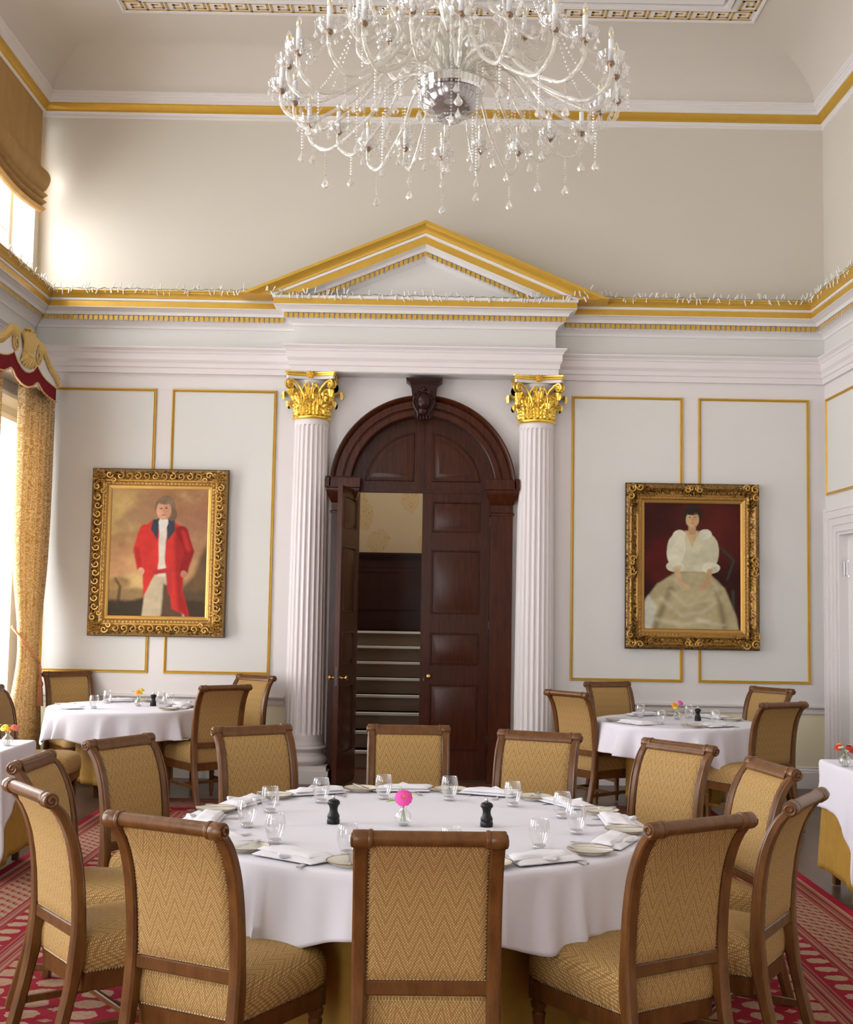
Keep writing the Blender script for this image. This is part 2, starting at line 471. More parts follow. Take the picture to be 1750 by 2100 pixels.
mb.hexa([(CX+.9, YW, zc), (outer[-3][0], YW, 3.95), (CX+.9, YW, 3.95), (CX+.9, YW, zc)], [(CX+.9, YW+.3, zc), (outer[-3][0], YW+.3, 3.95), (CX+.9, YW+.3, 3.95), (CX+.9, YW+.3, zc)], 1)
struct(mb, 'wall_back', WM, 'end wall painted pinkish white below and cream above, with arched doorway', angle=20)
# window side
BAYS = [(9.10, 11.56), (6.75, 8.35), (3.55, 5.15), (.35, 1.95), (-2.85, -1.25)]
mb = MB()
holes = [(a, b, 4.70, 6.32) for a, b in BAYS] + [(a, min(b, 11.36), .45, 3.30) for a, b in BAYS]
def lb(a, b, c, d): mb.box(XL-.35, a, c, XL, b, d, zone((c+d)/2))
cell_wall(mb, holes, YF-.3, YB, 0, 7.3, lb, ZS)
struct(mb, 'wall_left', WM, 'side wall pierced by tall lower windows and square upper windows', angle=20)
mb = MB()
def rb(a, b, c, d): mb.box(XR, a, c, XR+.35, b, d, zone((c+d)/2))
cell_wall(mb, [(10.25, 11.37, -.1, 2.44)], YF-.3, YB, 0, 7.3, rb, ZS)
struct(mb, 'wall_right', WM, 'side wall opposite the windows with white doorway', angle=20)
mb = MB()
RW = [(-3.55, -1.9, .6, 3.5)]  # unseen window, added to throw more light on the near-left chair back
def bb(a, b, c, d): mb.box(a, YF-.3, c, b, YF, d, zone((c+d)/2))
cell_wall(mb, RW, XL-.3, XR+.3, 0, 7.3, bb, ZS)
struct(mb, 'wall_rear', WM, 'wall behind the camera with one added window', angle=20)
mb = MB(); mb.box(XL-.4, YF-.3, -.12, XR+.4, YB+.3, 0)
struct(mb, 'floor', M['floor'], 'dark polished board floor around the red carpet')
# windows: frames, bars and panes
def window(k, axis, a0, a1, z0, z1, pos, nx, nz):
    mb = MB(); gl = MB()
    def bx(m, u0, u1, w0, w1, t0, t1):
        if axis == 'x': m.box(pos+t0, u0, w0, pos+t1, u1, w1)
        else: m.box(u0, pos+t0, w0, u1, pos+t1, w1)
    f = .05
    bx(mb, a0, a1, z0, z0+f, -.03, .03); bx(mb, a0, a1, z1-f, z1, -.03, .03)
    bx(mb, a0, a0+f, z0+f, z1-f, -.03, .03); bx(mb, a1-f, a1, z0+f, z1-f, -.03, .03)
    for i in range(1, nx): u = a0+(a1-a0)*i/nx; bx(mb, u-.012, u+.012, z0+f, z1-f, -.018, .018)
    for j in range(1, nz): w = z0+(z1-z0)*j/nz; bx(mb, a0+f, a1-f, w-.012, w+.012, -.0175, .0175)
    o = struct(mb, 'window_%d' % k, M['white'], 'white glazed sash window in the side wall' if axis == 'x' else 'added white glazed window behind the camera')
    bx(gl, a0+f, a1-f, z0+f, z1-f, -.002, .002)
    gl.build('pane', M['pane'], o)
k = 1
for a, b in BAYS:
    window(k, 'x', a, b, 4.70, 6.32, XL-.26, 3, 3); k += 1
    window(k, 'x', a, min(b, 11.36), .45, 3.30, XL-.26, 3, 5); k += 1
for a, b, c, d in RW:
    window(k, 'y', a, b, c, d, YF-.22, 3, 4); k += 1
# architrave of the near-corner lower window and its header
mb = MB()
run(mb, [(XL, 8.9), (XL, 11.30)], [(0, 3.30, 0), (.05, 3.31, 0), (.05, 3.36, 0), (.03, 3.38, 0), (.03, 3.44, 0), (.07, 3.47, 0), (.10, 3.50, 0), (.10, 3.54, 0), (0, 3.56, 0)])
struct(mb, 'trim_1', M['white'], 'white moulded architrave over the curtained lower window', angle=25)
# ceiling: cove, flat, fret
mb = MB()
CP = []
s0 = .12; s1 = .97; zb0 = 6.70
for i in range(15):
    t = PI/2*i/14
    CP.append((s0+(s1-s0)*(1-math.cos(t)), zb0+(ZD-zb0)*math.sin(t)))
def ring(off, z): return [(XL+off, YF+off, z), (XL+off, YB-off, z), (XR-off, YB-off, z), (XR-off, YF+off, z)]
vs = []
for o_, z_ in CP: vs += ring(o_, z_)
fs = [(4*i+j, 4*i+(j+1) % 4, 4*i+4+(j+1) % 4, 4*i+4+j) for i in range(14) for j in range(4)]
fs.append((56, 57, 58, 59))
mb.add(vs, fs)
mb.box(XL-.3, YF-.3, 7.3, XR+.3, YB+.3, 7.4)
struct(mb, 'ceiling', M['ceil'], 'coved plaster ceiling with flat centre', angle=25)
FX0, FX1, FY1, FY0 = -2.85, 2.90, 10.70, YF+1.02
mb = MB()
def frame_strip(o0, o1, h, m=0):
    a = (FX0+o0, FX1-o0, FY0+o0, FY1-o0); b = (FX0+o1, FX1-o1, FY0+o1, FY1-o1)
    mb.box(a[0], a[2], ZD-h, b[0], a[3], ZD+.01, m); mb.box(b[1], a[2], ZD-h, a[1], a[3], ZD+.01, m)
    mb.box(b[0], b[3], ZD-h, b[1], a[3], ZD+.01, m); mb.box(b[0], a[2], ZD-h, b[1], b[2], ZD+.01, m)
frame_strip(-.035, -.012, .012); frame_strip(.19, .24, .02); frame_strip(.26, .30, .045); frame_strip(.34, .42, .03)
frame_strip(-.012, .19, .003)
struct(mb, 'trim_2', M['white'], 'white raised border lines around the ceiling key pattern')
mb = MB()
def key(o, u, v, L, Wd):         # one key unit; u along, v across, start o
    P = [(0,0),(0,1),(.80,1),(.80,.28),(.34,.28),(.34,.66),(.56,.66)]
    def seg(a, b, th=.115):
        x0, x1 = min(a[0], b[0]), max(a[0], b[0]); y0, y1 = min(a[1], b[1]), max(a[1], b[1])
        tu = th*Wd/L*.5*1.15; tv = th*.5*1.15
        c = []
        for (p, q) in ((x0-tu, y0-tv), (x1+tu, y0-tv), (x1+tu, y1+tv), (x0-tu, y1+tv)):
            w = Vector(o) + Vector(u)*(.10+p)*L + Vector(v)*(.06+q*.88)*Wd
            c.append(w)
        mb.hexa([(w.x, w.y, ZD-.006) for w in c], [(w.x, w.y, ZD+.004) for w in c], 0)
    for a, b in zip(P[:-1], P[1:]): seg(a, b)
    seg((0, 0), (.92, 0))
Wk = .165; Nk = 30; Lk = (FX1-FX0-.02)/Nk
for i in range(Nk): key((FX0+i*Lk, FY1-.005, 0), (1,0,0), (0,-1,0), Lk, Wk)
NkY = 66; LkY = (FY1-FY0-Wk)/NkY
for i in range(NkY):
    key((FX1, FY1-Wk-.01-i*LkY, 0), (0,-1,0), (-1,0,0), LkY, Wk)
    key((FX0+Wk, FY1-Wk-.01-i*LkY, 0), (0,-1,0), (-1,0,0), LkY, Wk)
tag(struct(mb, 'trim_3', M['fretgold'], 'gold Greek key border on the ceiling', angle=20), cat='ceiling border')
# upper cornice
room = [(XL, YF), (XL, YB), (XR, YB), (XR, YF)]
mb = MB()
run(mb, room, [(0,6.472,0),(.012,6.478,0),(.014,6.492,0),(.008,6.50,0),(.010,6.515,0),(.026,6.528,1),(.034,6.532,1),(.034,6.545,1),(.048,6.556,1),(.066,6.575,1),(.074,6.59,1),(.074,6.602,0),(.082,6.606,0),(.082,6.640,0),(.095,6.648,0),(.095,6.664,0),(.112,6.672,0),(.112,6.684,0),(.125,6.690,0),(.125,6.705,0),(0,6.712,0)])
struct(mb, 'trim_4', [M['white'], M['gold']], 'upper cornice with one broad gilded moulding under the cove', angle=25)
# lower entablature (breaks forward over the columns)
BX0, BX1, BY = -1.311, 1.215, 11.47
brk = [(XL, YF), (XL, YB), (BX0, YB), (BX0, BY), (BX1, BY), (BX1, YB), (XR, YB), (XR, YF)]
mb = MB()
run(mb, brk, [(0,3.905,0),(.028,3.905,0),(.028,3.958,0),(.040,3.965,0),(.040,4.005,0),(.046,4.012,0),(.060,4.034,0),(.060,4.095,0),(.068,4.100,0),(.074,4.118,0),(.092,4.135,0),(.100,4.142,0),(.100,4.156,0),(0,4.160,0)])
struct(mb, 'trim_5', M['shaft'], 'stepped pinkish white architrave moulding running round the room', angle=25)
mb = MB()
run(mb, brk, [(0,4.345,0),(.012,4.350,0),(.018,4.372,0),(.030,4.385,0),(.045,4.395,0),(.060,4.400,0),(.072,4.405,0),(.072,4.458,0),(.108,4.460,0),(.112,4.470,0),(.122,4.488,0),(.150,4.502,0),(.165,4.512,0),(.182,4.516,0),(.182,4.522,1),(.182,4.577,0),(.192,4.581,0),(.192,4.603,0),(0,4.606,0)])
# dentils with gold faces
def dent(x0, x1, z0, z1, y):
    mb.add([(x0,y,z0),(x1,y,z0),(x1,y,z1),(x0,y,z1),(x0,y+.03,z0),(x1,y+.03,z0),(x1,y+.03,z1),(x0,y+.03,z1)], [(0,1,2,3),(4,7,6,5),(0,4,5,1),(1,5,6,2),(3,2,6,7),(0,3,7,4)], [1,0,0,0,0,0])
p = .0487; dz0, dz1 = 4.410, 4.455
for (xa, xb, yy) in ((XL+.11, BX0-.11, YB-.103), (BX1+.11, XR-.11, YB-.103), (BX0-.095, BX1+.095, BY-.103)):
    nn = int((xb-xa)/p); st = (xb-xa)/nn
    for i in range(nn): dent(xa+i*st+.006, xa+i*st+.006+.034, dz0, dz1, yy)
y = YB-.12
while y > 7.0:
    for sgn, xx in ((1, XL+.103), (-1, XR-.103)):
        a, b = (xx-.03, xx) if sgn > 0 else (xx, xx+.03)
        mb.add([(a,y-.034,dz0),(b,y-.034,dz0),(b,y,dz0),(a,y,dz0),(a,y-.034,dz1),(b,y-.034,dz1),(b,y,dz1),(a,y,dz1)], [(0,3,2,1),(4,5,6,7),(0,1,5,4),(1,2,6,5),(2,3,7,6),(3,0,4,7)], [0,0,0,1 if sgn > 0 else 0,0,1 if sgn < 0 else 0])
    y -= p
struct(mb, 'trim_6', [M['white'], M['gold']], 'lower cornice with gold dentils and gold fascia running round the room', angle=25)
mb = MB()
cy = [(.190,4.600,0),(.200,4.606,0),(.205,4.618,0),(.216,4.632,0),(.234,4.645,0),(.240,4.658,0),(.252,4.661,0),(.252,4.672,0),(0,4.680,0)]
run(mb, [(XL, YF), (XL, YB), (BX0-.20, YB)], cy)
run(mb, [(BX1+.20, YB), (XR, YB), (XR, YF)], cy)
struct(mb, 'trim_7', M['gold'], 'gilded crown moulding along the top of the lower cornice', angle=25)
mb = MB()
mb.box(BX0, BY, 3.9, BX1, YB-.001, 4.603, 0)
struct(mb, 'trim_8', M['frieze'], 'projecting plain frieze block carried by the two columns')
# pediment
mb = MB()
PX = -.055; sl = .418; cs = 1/math.sqrt(1+sl*sl)
tri = [(PX-1.0, 4.604), (PX, 5.02), (PX+1.0, 4.604)]
shape2d(mb, [(PX-(5.02-4.604)/sl, 4.604), (PX+(5.02-4.604)/sl, 4.604), (PX, 5.02)], 11.462, YB-.001, 2)
prof = [(0,4.985,0),(.012,4.99,0),(.03,5.006,0),(.045,5.02,0),(.07,5.022,0),(.07,5.074,0),(.105,5.076,0),(.112,5.088,0),(.125,5.104,0),(.155,5.118,0),(.182,5.124,1),(.182,5.196,0),(.194,5.20,0),(.194,5.226,1),(.204,5.229,1),(.206,5.25,1),(.218,5.275,1),(.236,5.295,1),(.243,5.304,1),(.250,5.306,1),(.250,5.335,1),(-.24,5.345,1)]
zcut = 4.604
vs = []
for side in (-1, 0, 1):
    for off, za, _ in prof:
        zz = zcut if za > 4.7 else zcut
        if side == 0: vs.append((PX, BY-off, za))
        else: vs.append((PX+side*(za-zcut)/sl, BY-off, zcut))
k = len(prof); fs = []; ms = []
for i in range(2):
    for j in range(k-1):
        fs.append((i*k+j, i*k+j+1, (i+1)*k+j+1, (i+1)*k+j)); ms.append(prof[j][2])
fs += [tuple(range(k)), tuple(range(3*k-1, 2*k-1, -1))]; ms += [1, 1]
mb.add(vs, fs, ms)
# raking dentils
for side in (-1, 1):
    xx = .030
    while True:
        za = 5.072 - sl*xx
        if za - .046 < zcut-.005: break
        x0, x1 = xx, xx+.033
        q = [(PX+side*x0, 5.026-sl*x0), (PX+side*x1, 5.026-sl*x1), (PX+side*x1, 5.070-sl*x1), (PX+side*x0, 5.070-sl*x0)]
        if side < 0: q = [q[1], q[0], q[3], q[2]]
        yf = BY-.102
        mb.add([(a, yf, b) for a, b in q]+[(a, yf+.034, b) for a, b in q], [(0,1,2,3),(4,7,6,5),(0,4,5,1),(1,5,6,2),(3,2,6,7),(0,3,7,4)], [1,0,0,0,0,0])
        xx += .0462
mb.add([(PX-.017,BY-.102,5.03),(PX+.017,BY-.102,5.03),(PX+.017,BY-.102,5.068),(PX,BY-.102,5.073),(PX-.017,BY-.102,5.068)], [(0,1,2,3,4)], 1)
struct(mb, 'trim_9', [M['white'], M['gold'], M['frieze']], 'triangular pediment with gilded raking mouldings and gold dentils', angle=25)
# chair rail and skirting
gaps = [(XL, YF), (XL, YB), (CX-1.30, YB)], [(CX+1.33, YB), (XR, YB), (XR, 11.62)]
mb = MB()
rail = [(0,.700,0),(.014,.704,0),(.018,.716,0),(.018,.728,0),(.008,.733,0),(.008,.748,0),(.022,.756,0),(.040,.764,0),(.044,.772,0),(.044,.784,0),(0,.788,0)]
for g in gaps: run(mb, g, rail)
struct(mb, 'trim_10', M['shaft'], 'white moulded chair rail above the primrose dado', angle=25)
mb = MB()
sk = [(0,0,0),(.030,0,0),(.030,.150,0),(.024,.160,0),(.024,.172,0),(.014,.182,0),(.014,.198,0),(0,.205,0)]
for g in gaps: run(mb, g, sk)
struct(mb, 'baseboard_back', M['white'], 'white skirting board with moulded top', angle=25)
# panels
def panel(k, x0, x1, z0, z1, label):
    mb = MB(); w = .030; y = YB
    pr = [(0, 0), (.004, .018), (.013, .020), (.017, .012), (.022, .016), (w, 0)]   # (inward, off)
    ring_ = []
    for a, off in pr:
        ring_.append([(x0+a, y-off-.001, z0+a), (x1-a, y-off-.001, z0+a), (x1-a, y-off-.001, z1-a), (x0+a, y-off-.001, z1-a)])
    vs = [p for r in ring_ for p in r]
    fs = [(4*i+j, 4*i+(j+1) % 4, 4*i+4+(j+1) % 4, 4*i+4+j) for i in range(len(pr)-1) for j in range(4)]
    mb.add(vs, fs, 0)
    mb.box(x0+w-.002, y-.004, z0+w-.002, x1-w+.002, y+.001, z1-w+.002, 1)
    return struct(mb, 'trim_%d' % k, [M['gold'], M['panel']], label, angle=25)
panel(11, -3.72, -2.665, .985, 3.755, 'tall gold edged wall panel beside the curtain')
panel(12, -2.515, -1.488, .985, 3.755, 'tall gold edged wall panel between the soldier painting and left column')
panel(13, 1.403, 2.492, .985, 3.755, 'tall gold edged wall panel beside the column, behind the lady painting')
panel(14, 2.642, 3.728, .985, 3.755, 'tall gold edged wall panel in the corner by the white doorway')
mb = MB()        # panel on the right side wall
pr = [(0, 0), (.004, .018), (.013, .020), (.017, .012), (.022, .016), (.03, 0)]
y0, y1, z0, z1 = 9.2, 11.655, 2.81, 3.755
vs = []
for a, off in pr: vs += [(XR-off-.001, y1-a, z0+a), (XR-off-.001, y0+a, z0+a), (XR-off-.001, y0+a, z1-a), (XR-off-.001, y1-a, z1-a)]
mb.add(vs, [(4*i+j, 4*i+(j+1) % 4, 4*i+4+(j+1) % 4, 4*i+4+j) for i in range(5) for j in range(4)], 0)
mb.box(XR-.004, y0+.028, z0+.028, XR+.001, y1-.028, z1-.028, 1)
struct(mb, 'trim_15', [M['gold'], M['panel']], 'gold edged panel above the white doorway', angle=25)
# white doorway on the right wall
mb = MB()
def cas(off, d0, d1):     # casing band, distances from the opening edge
    for (ya, yb, za, zb_) in ((11.37+d0, 11.37+d1, 0, 2.44+d1), (10.25-d1, 10.25-d0, 0, 2.44+d1), (10.25-d0, 11.37+d0, 2.44+d0, 2.44+d1)):
        mb.box(XR-off, ya, za, XR, yb, zb_)
cas(.022, 0, .06); cas(.034, .06, .13); cas(.05, .13, .20); cas(.060, .20, .235)
mb.box(XR, 11.34, 0, XR+.13, 11.37, 2.44); mb.box(XR, 10.25, 0, XR+.13, 10.28, 2.44); mb.box(XR, 10.28, 2.41, XR+.13, 11.34, 2.44)
o = struct(mb, 'door_1', M['shaft'], 'white moulded doorway in the right hand wall near the corner', angle=25)
lf = MB(); lf.box(XR+.085, 10.28, .01, XR+.125, 11.34, 2.41)
for za, zb_ in ((.25, 1.0), (1.15, 2.2)):
    for ya, yb in ((10.38, 10.76), (10.86, 11.24)): lf.box(XR+.078, ya, za, XR+.09, yb, zb_)
lf.build('door_leaf', M['white'], o)
hb = MB(); hb.box(XR+.035, 11.325, 2.03, XR+.083, 11.345, 2.16); hb.lathe([(.006,2.02),(.006,2.17)], 8, (XR+.083, 11.333, 0)); hb.box(XR+.050, 11.322, 2.05, XR+.065, 11.345, 2.14)
hb.build('hinge', M['chrome'], o)

# ------------------------------------------------------------------ columns
def column(cx, label):
    t = thing('fluted_column', label, 'column', (cx, 11.67, 0), 0, 'columns carrying the pediment')
    t['kind'] = 'thing'
    yc = YB-11.67-.002
    def cl(mb_):
        mb_.v = [(x, min(y, yc), z) for x, y, z in mb_.v]; return mb_
    b = MB()
    b.box(-.255, -.255, 0, .255, yc, .118); b.box(-.235, -.235, .118, .235, yc, .163)
    cl(b).build('plinth', M['shaft'], t, 25)
    b = MB()
    pf = [(.20,.163)] + [(.205+.030*math.sin(PI*i/8), .163+.085*i/8) for i in range(9)] + [(.203,.252),(.203,.258)] + \
         [(.203-.016*math.sin(PI*i/6), .258+.036*i/6) for i in range(1, 7)] + [(.205,.297)] + [(.203+.016*math.sin(PI*i/6), .298+.038*i/6) for i in range(7)] + [(.198,.340),(.198,.352),(.192,.362),(.190,.385)]
    b.lathe(pf, 48); cl(b).build('base', M['shaft'], t, 30)
    b = MB(); NF = 22; per = 8; n = NF*per
    zs = [.375, .44, .452, .462, .475, .50, .8, 1.2, 1.6, 2.0, 2.4, 2.8, 3.1, 3.34, 3.37, 3.385, 3.396, 3.405, 3.43, 3.445]
    def rad(z): q = (z-.375)/3.07; return .188 - .022*q**1.6
    prof = [(rad(z), z) for z in zs] + [(.170, 3.452), (.176, 3.458)]
    def fn(k_, a, r, z):
        if z < .45 or z > 3.40: return r
        ph = (a/(2*PI)*NF) % 1.0; x = abs(ph-.5)*2         # 0 centre of flute
        e = 1.0
        if z < .50: e = math.sqrt(max(0, 1-((.50-z)/.052)**2))
        if z > 3.35: e = math.sqrt(max(0, 1-((z-3.35)/.052)**2))
        hw = .76*max(e, .001)
        return r - (.016*math.sqrt(max(0, 1-(x/hw)**2)) if x < hw else 0)
    b.lathe(prof, n, fn=fn); cl(b).build('shaft', M['shaft'], t, 28)
    # capital
    cap = thing('capital', None, None); cap.parent = t
    b = MB()
    b.lathe([(.150,3.50),(.148,3.60),(.152,3.70),(.165,3.78),(.19,3.83),(.17,3.838)], 40)
    ab = []                                             # concave abacus
    for s_ in range(4):
        a0 = PI/4+s_*PI/2
        for i in range(9):
            u = i/8; p0 = Vector((math.cos(a0), math.sin(a0)))*.345; p1 = Vector((math.cos(a0+PI/2), math.sin(a0+PI/2)))*.345
            d = (p1-p0).normalized(); nn = Vector((-d.y, d.x)); 
            q = p0.lerp(p1, .04+.92*u)+nn*(.055*math.sin(PI*u))
            ab.append((q.x, q.y))
    for (za, zb_, sc_) in ((3.835, 3.862, .95),):
        m_ = len(ab)
        b.add([(x*sc_, y*sc_, za) for x, y in ab]+[(x*sc_, y*sc_, zb_) for x, y in ab], [tuple(range(m_-1, -1, -1)), tuple(range(m_, 2*m_))]+[(i, (i+1) % m_, m_+(i+1) % m_, m_+i) for i in range(m_)])
    cl(b).build('bell', M['shaft'], cap, 30)
    b = MB(); m_ = len(ab)
    rings = [(3.862,.95),(3.870,.985),(3.884,.97),(3.896,1.02),(3.905,1.02)]
    vs = [(x*s_, y*s_, z) for z, s_ in rings for x, y in ab]
    b.add(vs, [(k_*m_+i, k_*m_+(i+1) % m_, (k_+1)*m_+(i+1) % m_, (k_+1)*m_+i) for k_ in range(4) for i in range(m_)]+[tuple(range(m_-1, -1, -1)), tuple(range(4*m_, 5*m_))])
    b.lathe([(.168,3.452),(.182,3.456),(.192,3.468),(.192,3.480),(.182,3.490),(.160,3.497),(.155,3.51)], 48)
    def leaf(a, z0, H, wd, r0, out, curl):
        def fnn(u, v):
            s_ = (u-.5)*2
            prof_w = wd*(1.0-.30*v)*(1+.13*math.cos(v*26))*(1 if v < .8 else max(.15, 1-(v-.8)*3.6))
            if v < .78: r = r0+out*(v/.78)**2.2*.35+.012; z = z0+H*v/.78*.93
            else:
                q = (v-.78)/.22*PI*1.05; r = r0+out*.35+.012+curl*math.sin(q*.5)*1.6+curl*.4*math.sin(q); z = z0+H*.93+curl*.75*math.sin(q)-curl*1.1*max(0, v-.9)*8
            r += .007*math.cos(s_*PI*4)*(1-v*.3) + .014*(1-abs(s_))-.01*abs(s_)**2 + .004*math.cos(v*52+abs(s_)*5)
            aa = a+s_*prof_w/r0*.5
            return (r*math.cos(aa), r*math.sin(aa), z)
        b.grid(fnn, 16, 22)
    for i in range(8): leaf(PI/8+i*PI/4, 3.495, .125, .125, .150, .08, .032)
    for i in range(8): leaf(i*PI/4, 3.50, .225, .120, .152, .13, .042)
    # corner volutes, helices
    def spiral(c, d1, d2, R0, turns, th, lead):
        pts = list(lead); N = 26
        for i in range(N+1):
            q = i/N; r = R0*(1-q*.80); an = PI/2 - q*turns*2*PI
            pts.append(Vector(c)+Vector(d1)*r*math.cos(an)+Vector(d2)*r*math.sin(an))
        b.tube(pts, [th*(1-.35*i/len(pts)) for i in range(len(pts))], 7)
    for s_ in range(4):
        a0 = PI/4+s_*PI/2; dx = Vector((math.cos(a0), math.sin(a0), 0)); sd = Vector((-math.sin(a0), math.cos(a0), 0))
        for sg in (-1, 1):
            w = sd*sg*.020
            lead = [Vector((0,0,3.62))+dx*.165+sd*sg*.085, Vector((0,0,3.69))+dx*.175+sd*sg*.075, Vector((0,0,3.755))+dx*.205+sd*sg*.058, Vector((0,0,3.805))+dx*.245+sd*sg*.035]
            spiral(Vector((0,0,3.782))+dx*.282+w, dx, (0,0,1), .042, 1.35, .013, lead)
            b.bead(Vector((0,0,3.782))+dx*.282+w, .016)
        for i in range(3): b.bead(Vector((0,0,3.72-.02*i))+dx*(.262-.012*i), .022-.003*i)
        af = s_*PI/2; dx = Vector((math.cos(af), math.sin(af), 0)); sd = Vector((-math.sin(af), math.cos(af), 0))
        for sg in (-1, 1):
            lead = [Vector((0,0,3.64))+dx*.170+sd*sg*.090, Vector((0,0,3.70))+dx*.175+sd*sg*.088, Vector((0,0,3.76))+dx*.180+sd*sg*.072]
            spiral(Vector((0,0,3.772))+dx*.192+sd*sg*.040, sd*(-sg), (0,0,1), .028, 1.25, .009, lead)
            b.tube([Vector((0,0,3.52+.03*i))+dx*.166+sd*sg*.064 for i in range(5)], [.005,.006,.007,.008,.012], 6)
        for i in range(7):                              # fleuron on the abacus
            an = i*2*PI/6; rr = .024 if i < 6 else 0
            b.bead(Vector((0,0,3.872+rr*math.sin(an)))+dx*(.225)+sd*rr*math.cos(an), .019 if i < 6 else .024)
    cl(b)
    b.build('acanthus_leaves', M['gilt'], cap, 40)
    return t
column(-1.137, 'white fluted column with gilded leaf capital between the soldier painting and the open door')
column(1.055, 'white fluted column with gilded leaf capital between the closed door leaf and the lady painting')

# ------------------------------------------------------------------ arched doorway
mb = MB(); YJ = YB-.055
def pil(x0, x1):
    mb.box(x0, YJ, 0, x1, YB+.30, 2.565); mb.box(x0-.015, YJ-.02, 0, x1+.015, YB+.2, .24); mb.box(x0-.008, YJ-.012, .24, x1+.008, YB+.2, .27)
    cxs = [(0,2.56),(.012,2.562),(.012,2.58),(.0,2.59),(.0,2.66),(.008,2.67),(.016,2.69),(.03,2.72),(.045,2.76),(.052,2.79),(.052,2.80),(.06,2.81),(.06,2.90),(.05,2.915),(0,2.92)]
    n_ = len(cxs)
    vs = []
    for o_, z in cxs: vs += [(x0-o_, YB+.2, z), (x0-o_, YJ-o_, z), (x1+o_, YJ-o_, z), (x1+o_, YB+.2, z)]
    mb.add(vs, [(4*i+j, 4*i+j+1, 4*i+5+j, 4*i+4+j) for i in range(n_-1) for j in range(3)]+[tuple(range(4*n_-4, 4*n_)), (3,2,1,0)])
XO0, XO1 = CX-.665, CX+.665                 # door opening
pil(XO0-.215, XO0-.001); pil(XO1+.001, XO1+.215)
mb.box(XO0, YB+.125, 0, XO0+.045, YB+.30, 2.785)
# archivolt
N = 56
ap = [(.705,-.16),(.705,.012),(.715,.018),(.765,.018),(.772,.008),(.780,.008),(.786,.028),(.850,.028),(.858,.020),(.866,.034),(.880,.052),(.892,.060),(.904,.060),(.904,-.01)]
vs = []; z00 = 2.815
for i in range(N+1):
    a = PI*i/N
    for r, off in ap: vs.append((CX-r*math.cos(a), YJ-off, z00+r*math.sin(a)))
k = len(ap)
mb.add(vs, [(i*k+j, (i+1)*k+j, (i+1)*k+j+1, i*k+j+1) for i in range(N) for j in range(k-1)])
# tympanum: boarded field with two raised quarter panels
YT = YB+.10
tp = [(CX-.72, z00)]+[(CX-.72*math.cos(PI*i/30), z00+.72*math.sin(PI*i/30)) for i in range(1, 30)]+[(CX+.72, z00)]
shape2d(mb, [(CX-.72, 2.79)]+tp+[(CX+.72, 2.79)], YT, YT+.04)
mb.box(CX-.006, YT-.012, 2.79, CX+.006, YT, z00+.70)
for sg in (-1, 1):
    def qp(ins):
        a = .085+ins; zz = 2.895+ins; R_ = .575-ins
        pts = [(a, zz)]
        t0 = math.asin((zz-z00)/R_); t1 = math.acos(a/R_)
        for i in range(17):
            t_ = t0+(t1-t0)*i/16; pts.append((R_*math.cos(t_), z00+R_*math.sin(t_)))
        return [(CX+sg*x, z) for x, z in pts]
    lv = [(0,0),(.006,.012),(.016,.012),(.022,-.004),(.028,-.004),(.075,.010),(.078,.010)]
    L = [qp(i_) for i_, _ in lv]; m_ = len(L[0])
    vs = [(x, YT-lv[q][1], z) for q in range(len(lv)) for x, z in L[q]]
    mb.add(vs, [(q*m_+i, q*m_+(i+1) % m_, (q+1)*m_+(i+1) % m_, (q+1)*m_+i) for q in range(len(lv)-1) for i in range(m_)]+[tuple(range((len(lv)-1)*m_, len(lv)*m_))])
mb.box(CX-.70, YB+.06, 2.782, CX+.70, YB+.15, 2.80)
dr = struct(mb, 'door_2', M['mahog'], 'arched mahogany door surround with panelled tympanum between the two columns', angle=25)
# carved keystone
b = MB()
def kp(z): return .090+.052*(z-3.48)/.40
b.hexa([(CX-.085,YB-.10,3.50),(CX+.085,YB-.10,3.50),(CX+.085,YB,3.50),(CX-.085,YB,3.50)], [(CX-.128,YB-.17,3.80),(CX+.128,YB-.17,3.80),(CX+.128,YB,3.80),(CX-.128,YB,3.80)])
for o_, za, zb_ in ((.0,3.80,3.812),(.008,3.812,3.825),(.018,3.825,3.835),(.030,3.835,3.845),(.042,3.845,3.858),(.046,3.858,3.868)):
    b.box(CX-.130-o_, YB-.175-o_, za, CX+.130+o_, YB, zb_)
def blob(c, r, sx=1, sy=1, sz=1, nn=12):
    vs = [(c[0]+r*sx*math.sin(PI*j/8)*math.cos(2*PI*i/nn), c[1]+r*sy*math.sin(PI*j/8)*math.sin(2*PI*i/nn), c[2]+r*sz*math.cos(PI*j/8)) for j in range(9) for i in range(nn)]
    b.add(vs, [(j*nn+i, (j+1)*nn+i, (j+1)*nn+(i+1) % nn, j*nn+(i+1) % nn) for j in range(8) for i in range(nn)])
blob((CX, YB-.145, 3.655), .07, 1.0, .65, 1.25); blob((CX-.012, YB-.13, 3.56), .045, 1.1, .7, 1)
blob((CX, YB-.17, 3.765), .022, 1, 1, .9)
for sg in (-1, 1):
    pts = [(CX+sg*(.075+.022*math.cos(t_)), YB-.165, 3.70+.03*math.sin(t_)) for t_ in np.linspace(0, 5.2, 14)]
    b.tube(pts, .008, 6)
    pts = [(CX+sg*.095, YB-.15, 3.69), (CX+sg*.105, YB-.15, 3.64), (CX+sg*.085, YB-.145, 3.59), (CX+sg*.062, YB-.14, 3.55), (CX+sg*.055, YB-.13, 3.51)]
    b.tube(pts, [.010,.013,.012,.010,.008], 7)
    pts = [(CX+sg*.02, YB-.175, 3.75), (CX+sg*.04, YB-.172, 3.765), (CX+sg*.055, YB-.17, 3.745), (CX+sg*.045, YB-.17, 3.725)]
    b.tube(pts, .008, 6)
for i in range(5): blob((CX-.06+.03*i, YB-.115, 3.50), .015, .7, .9, 1.5, 8)
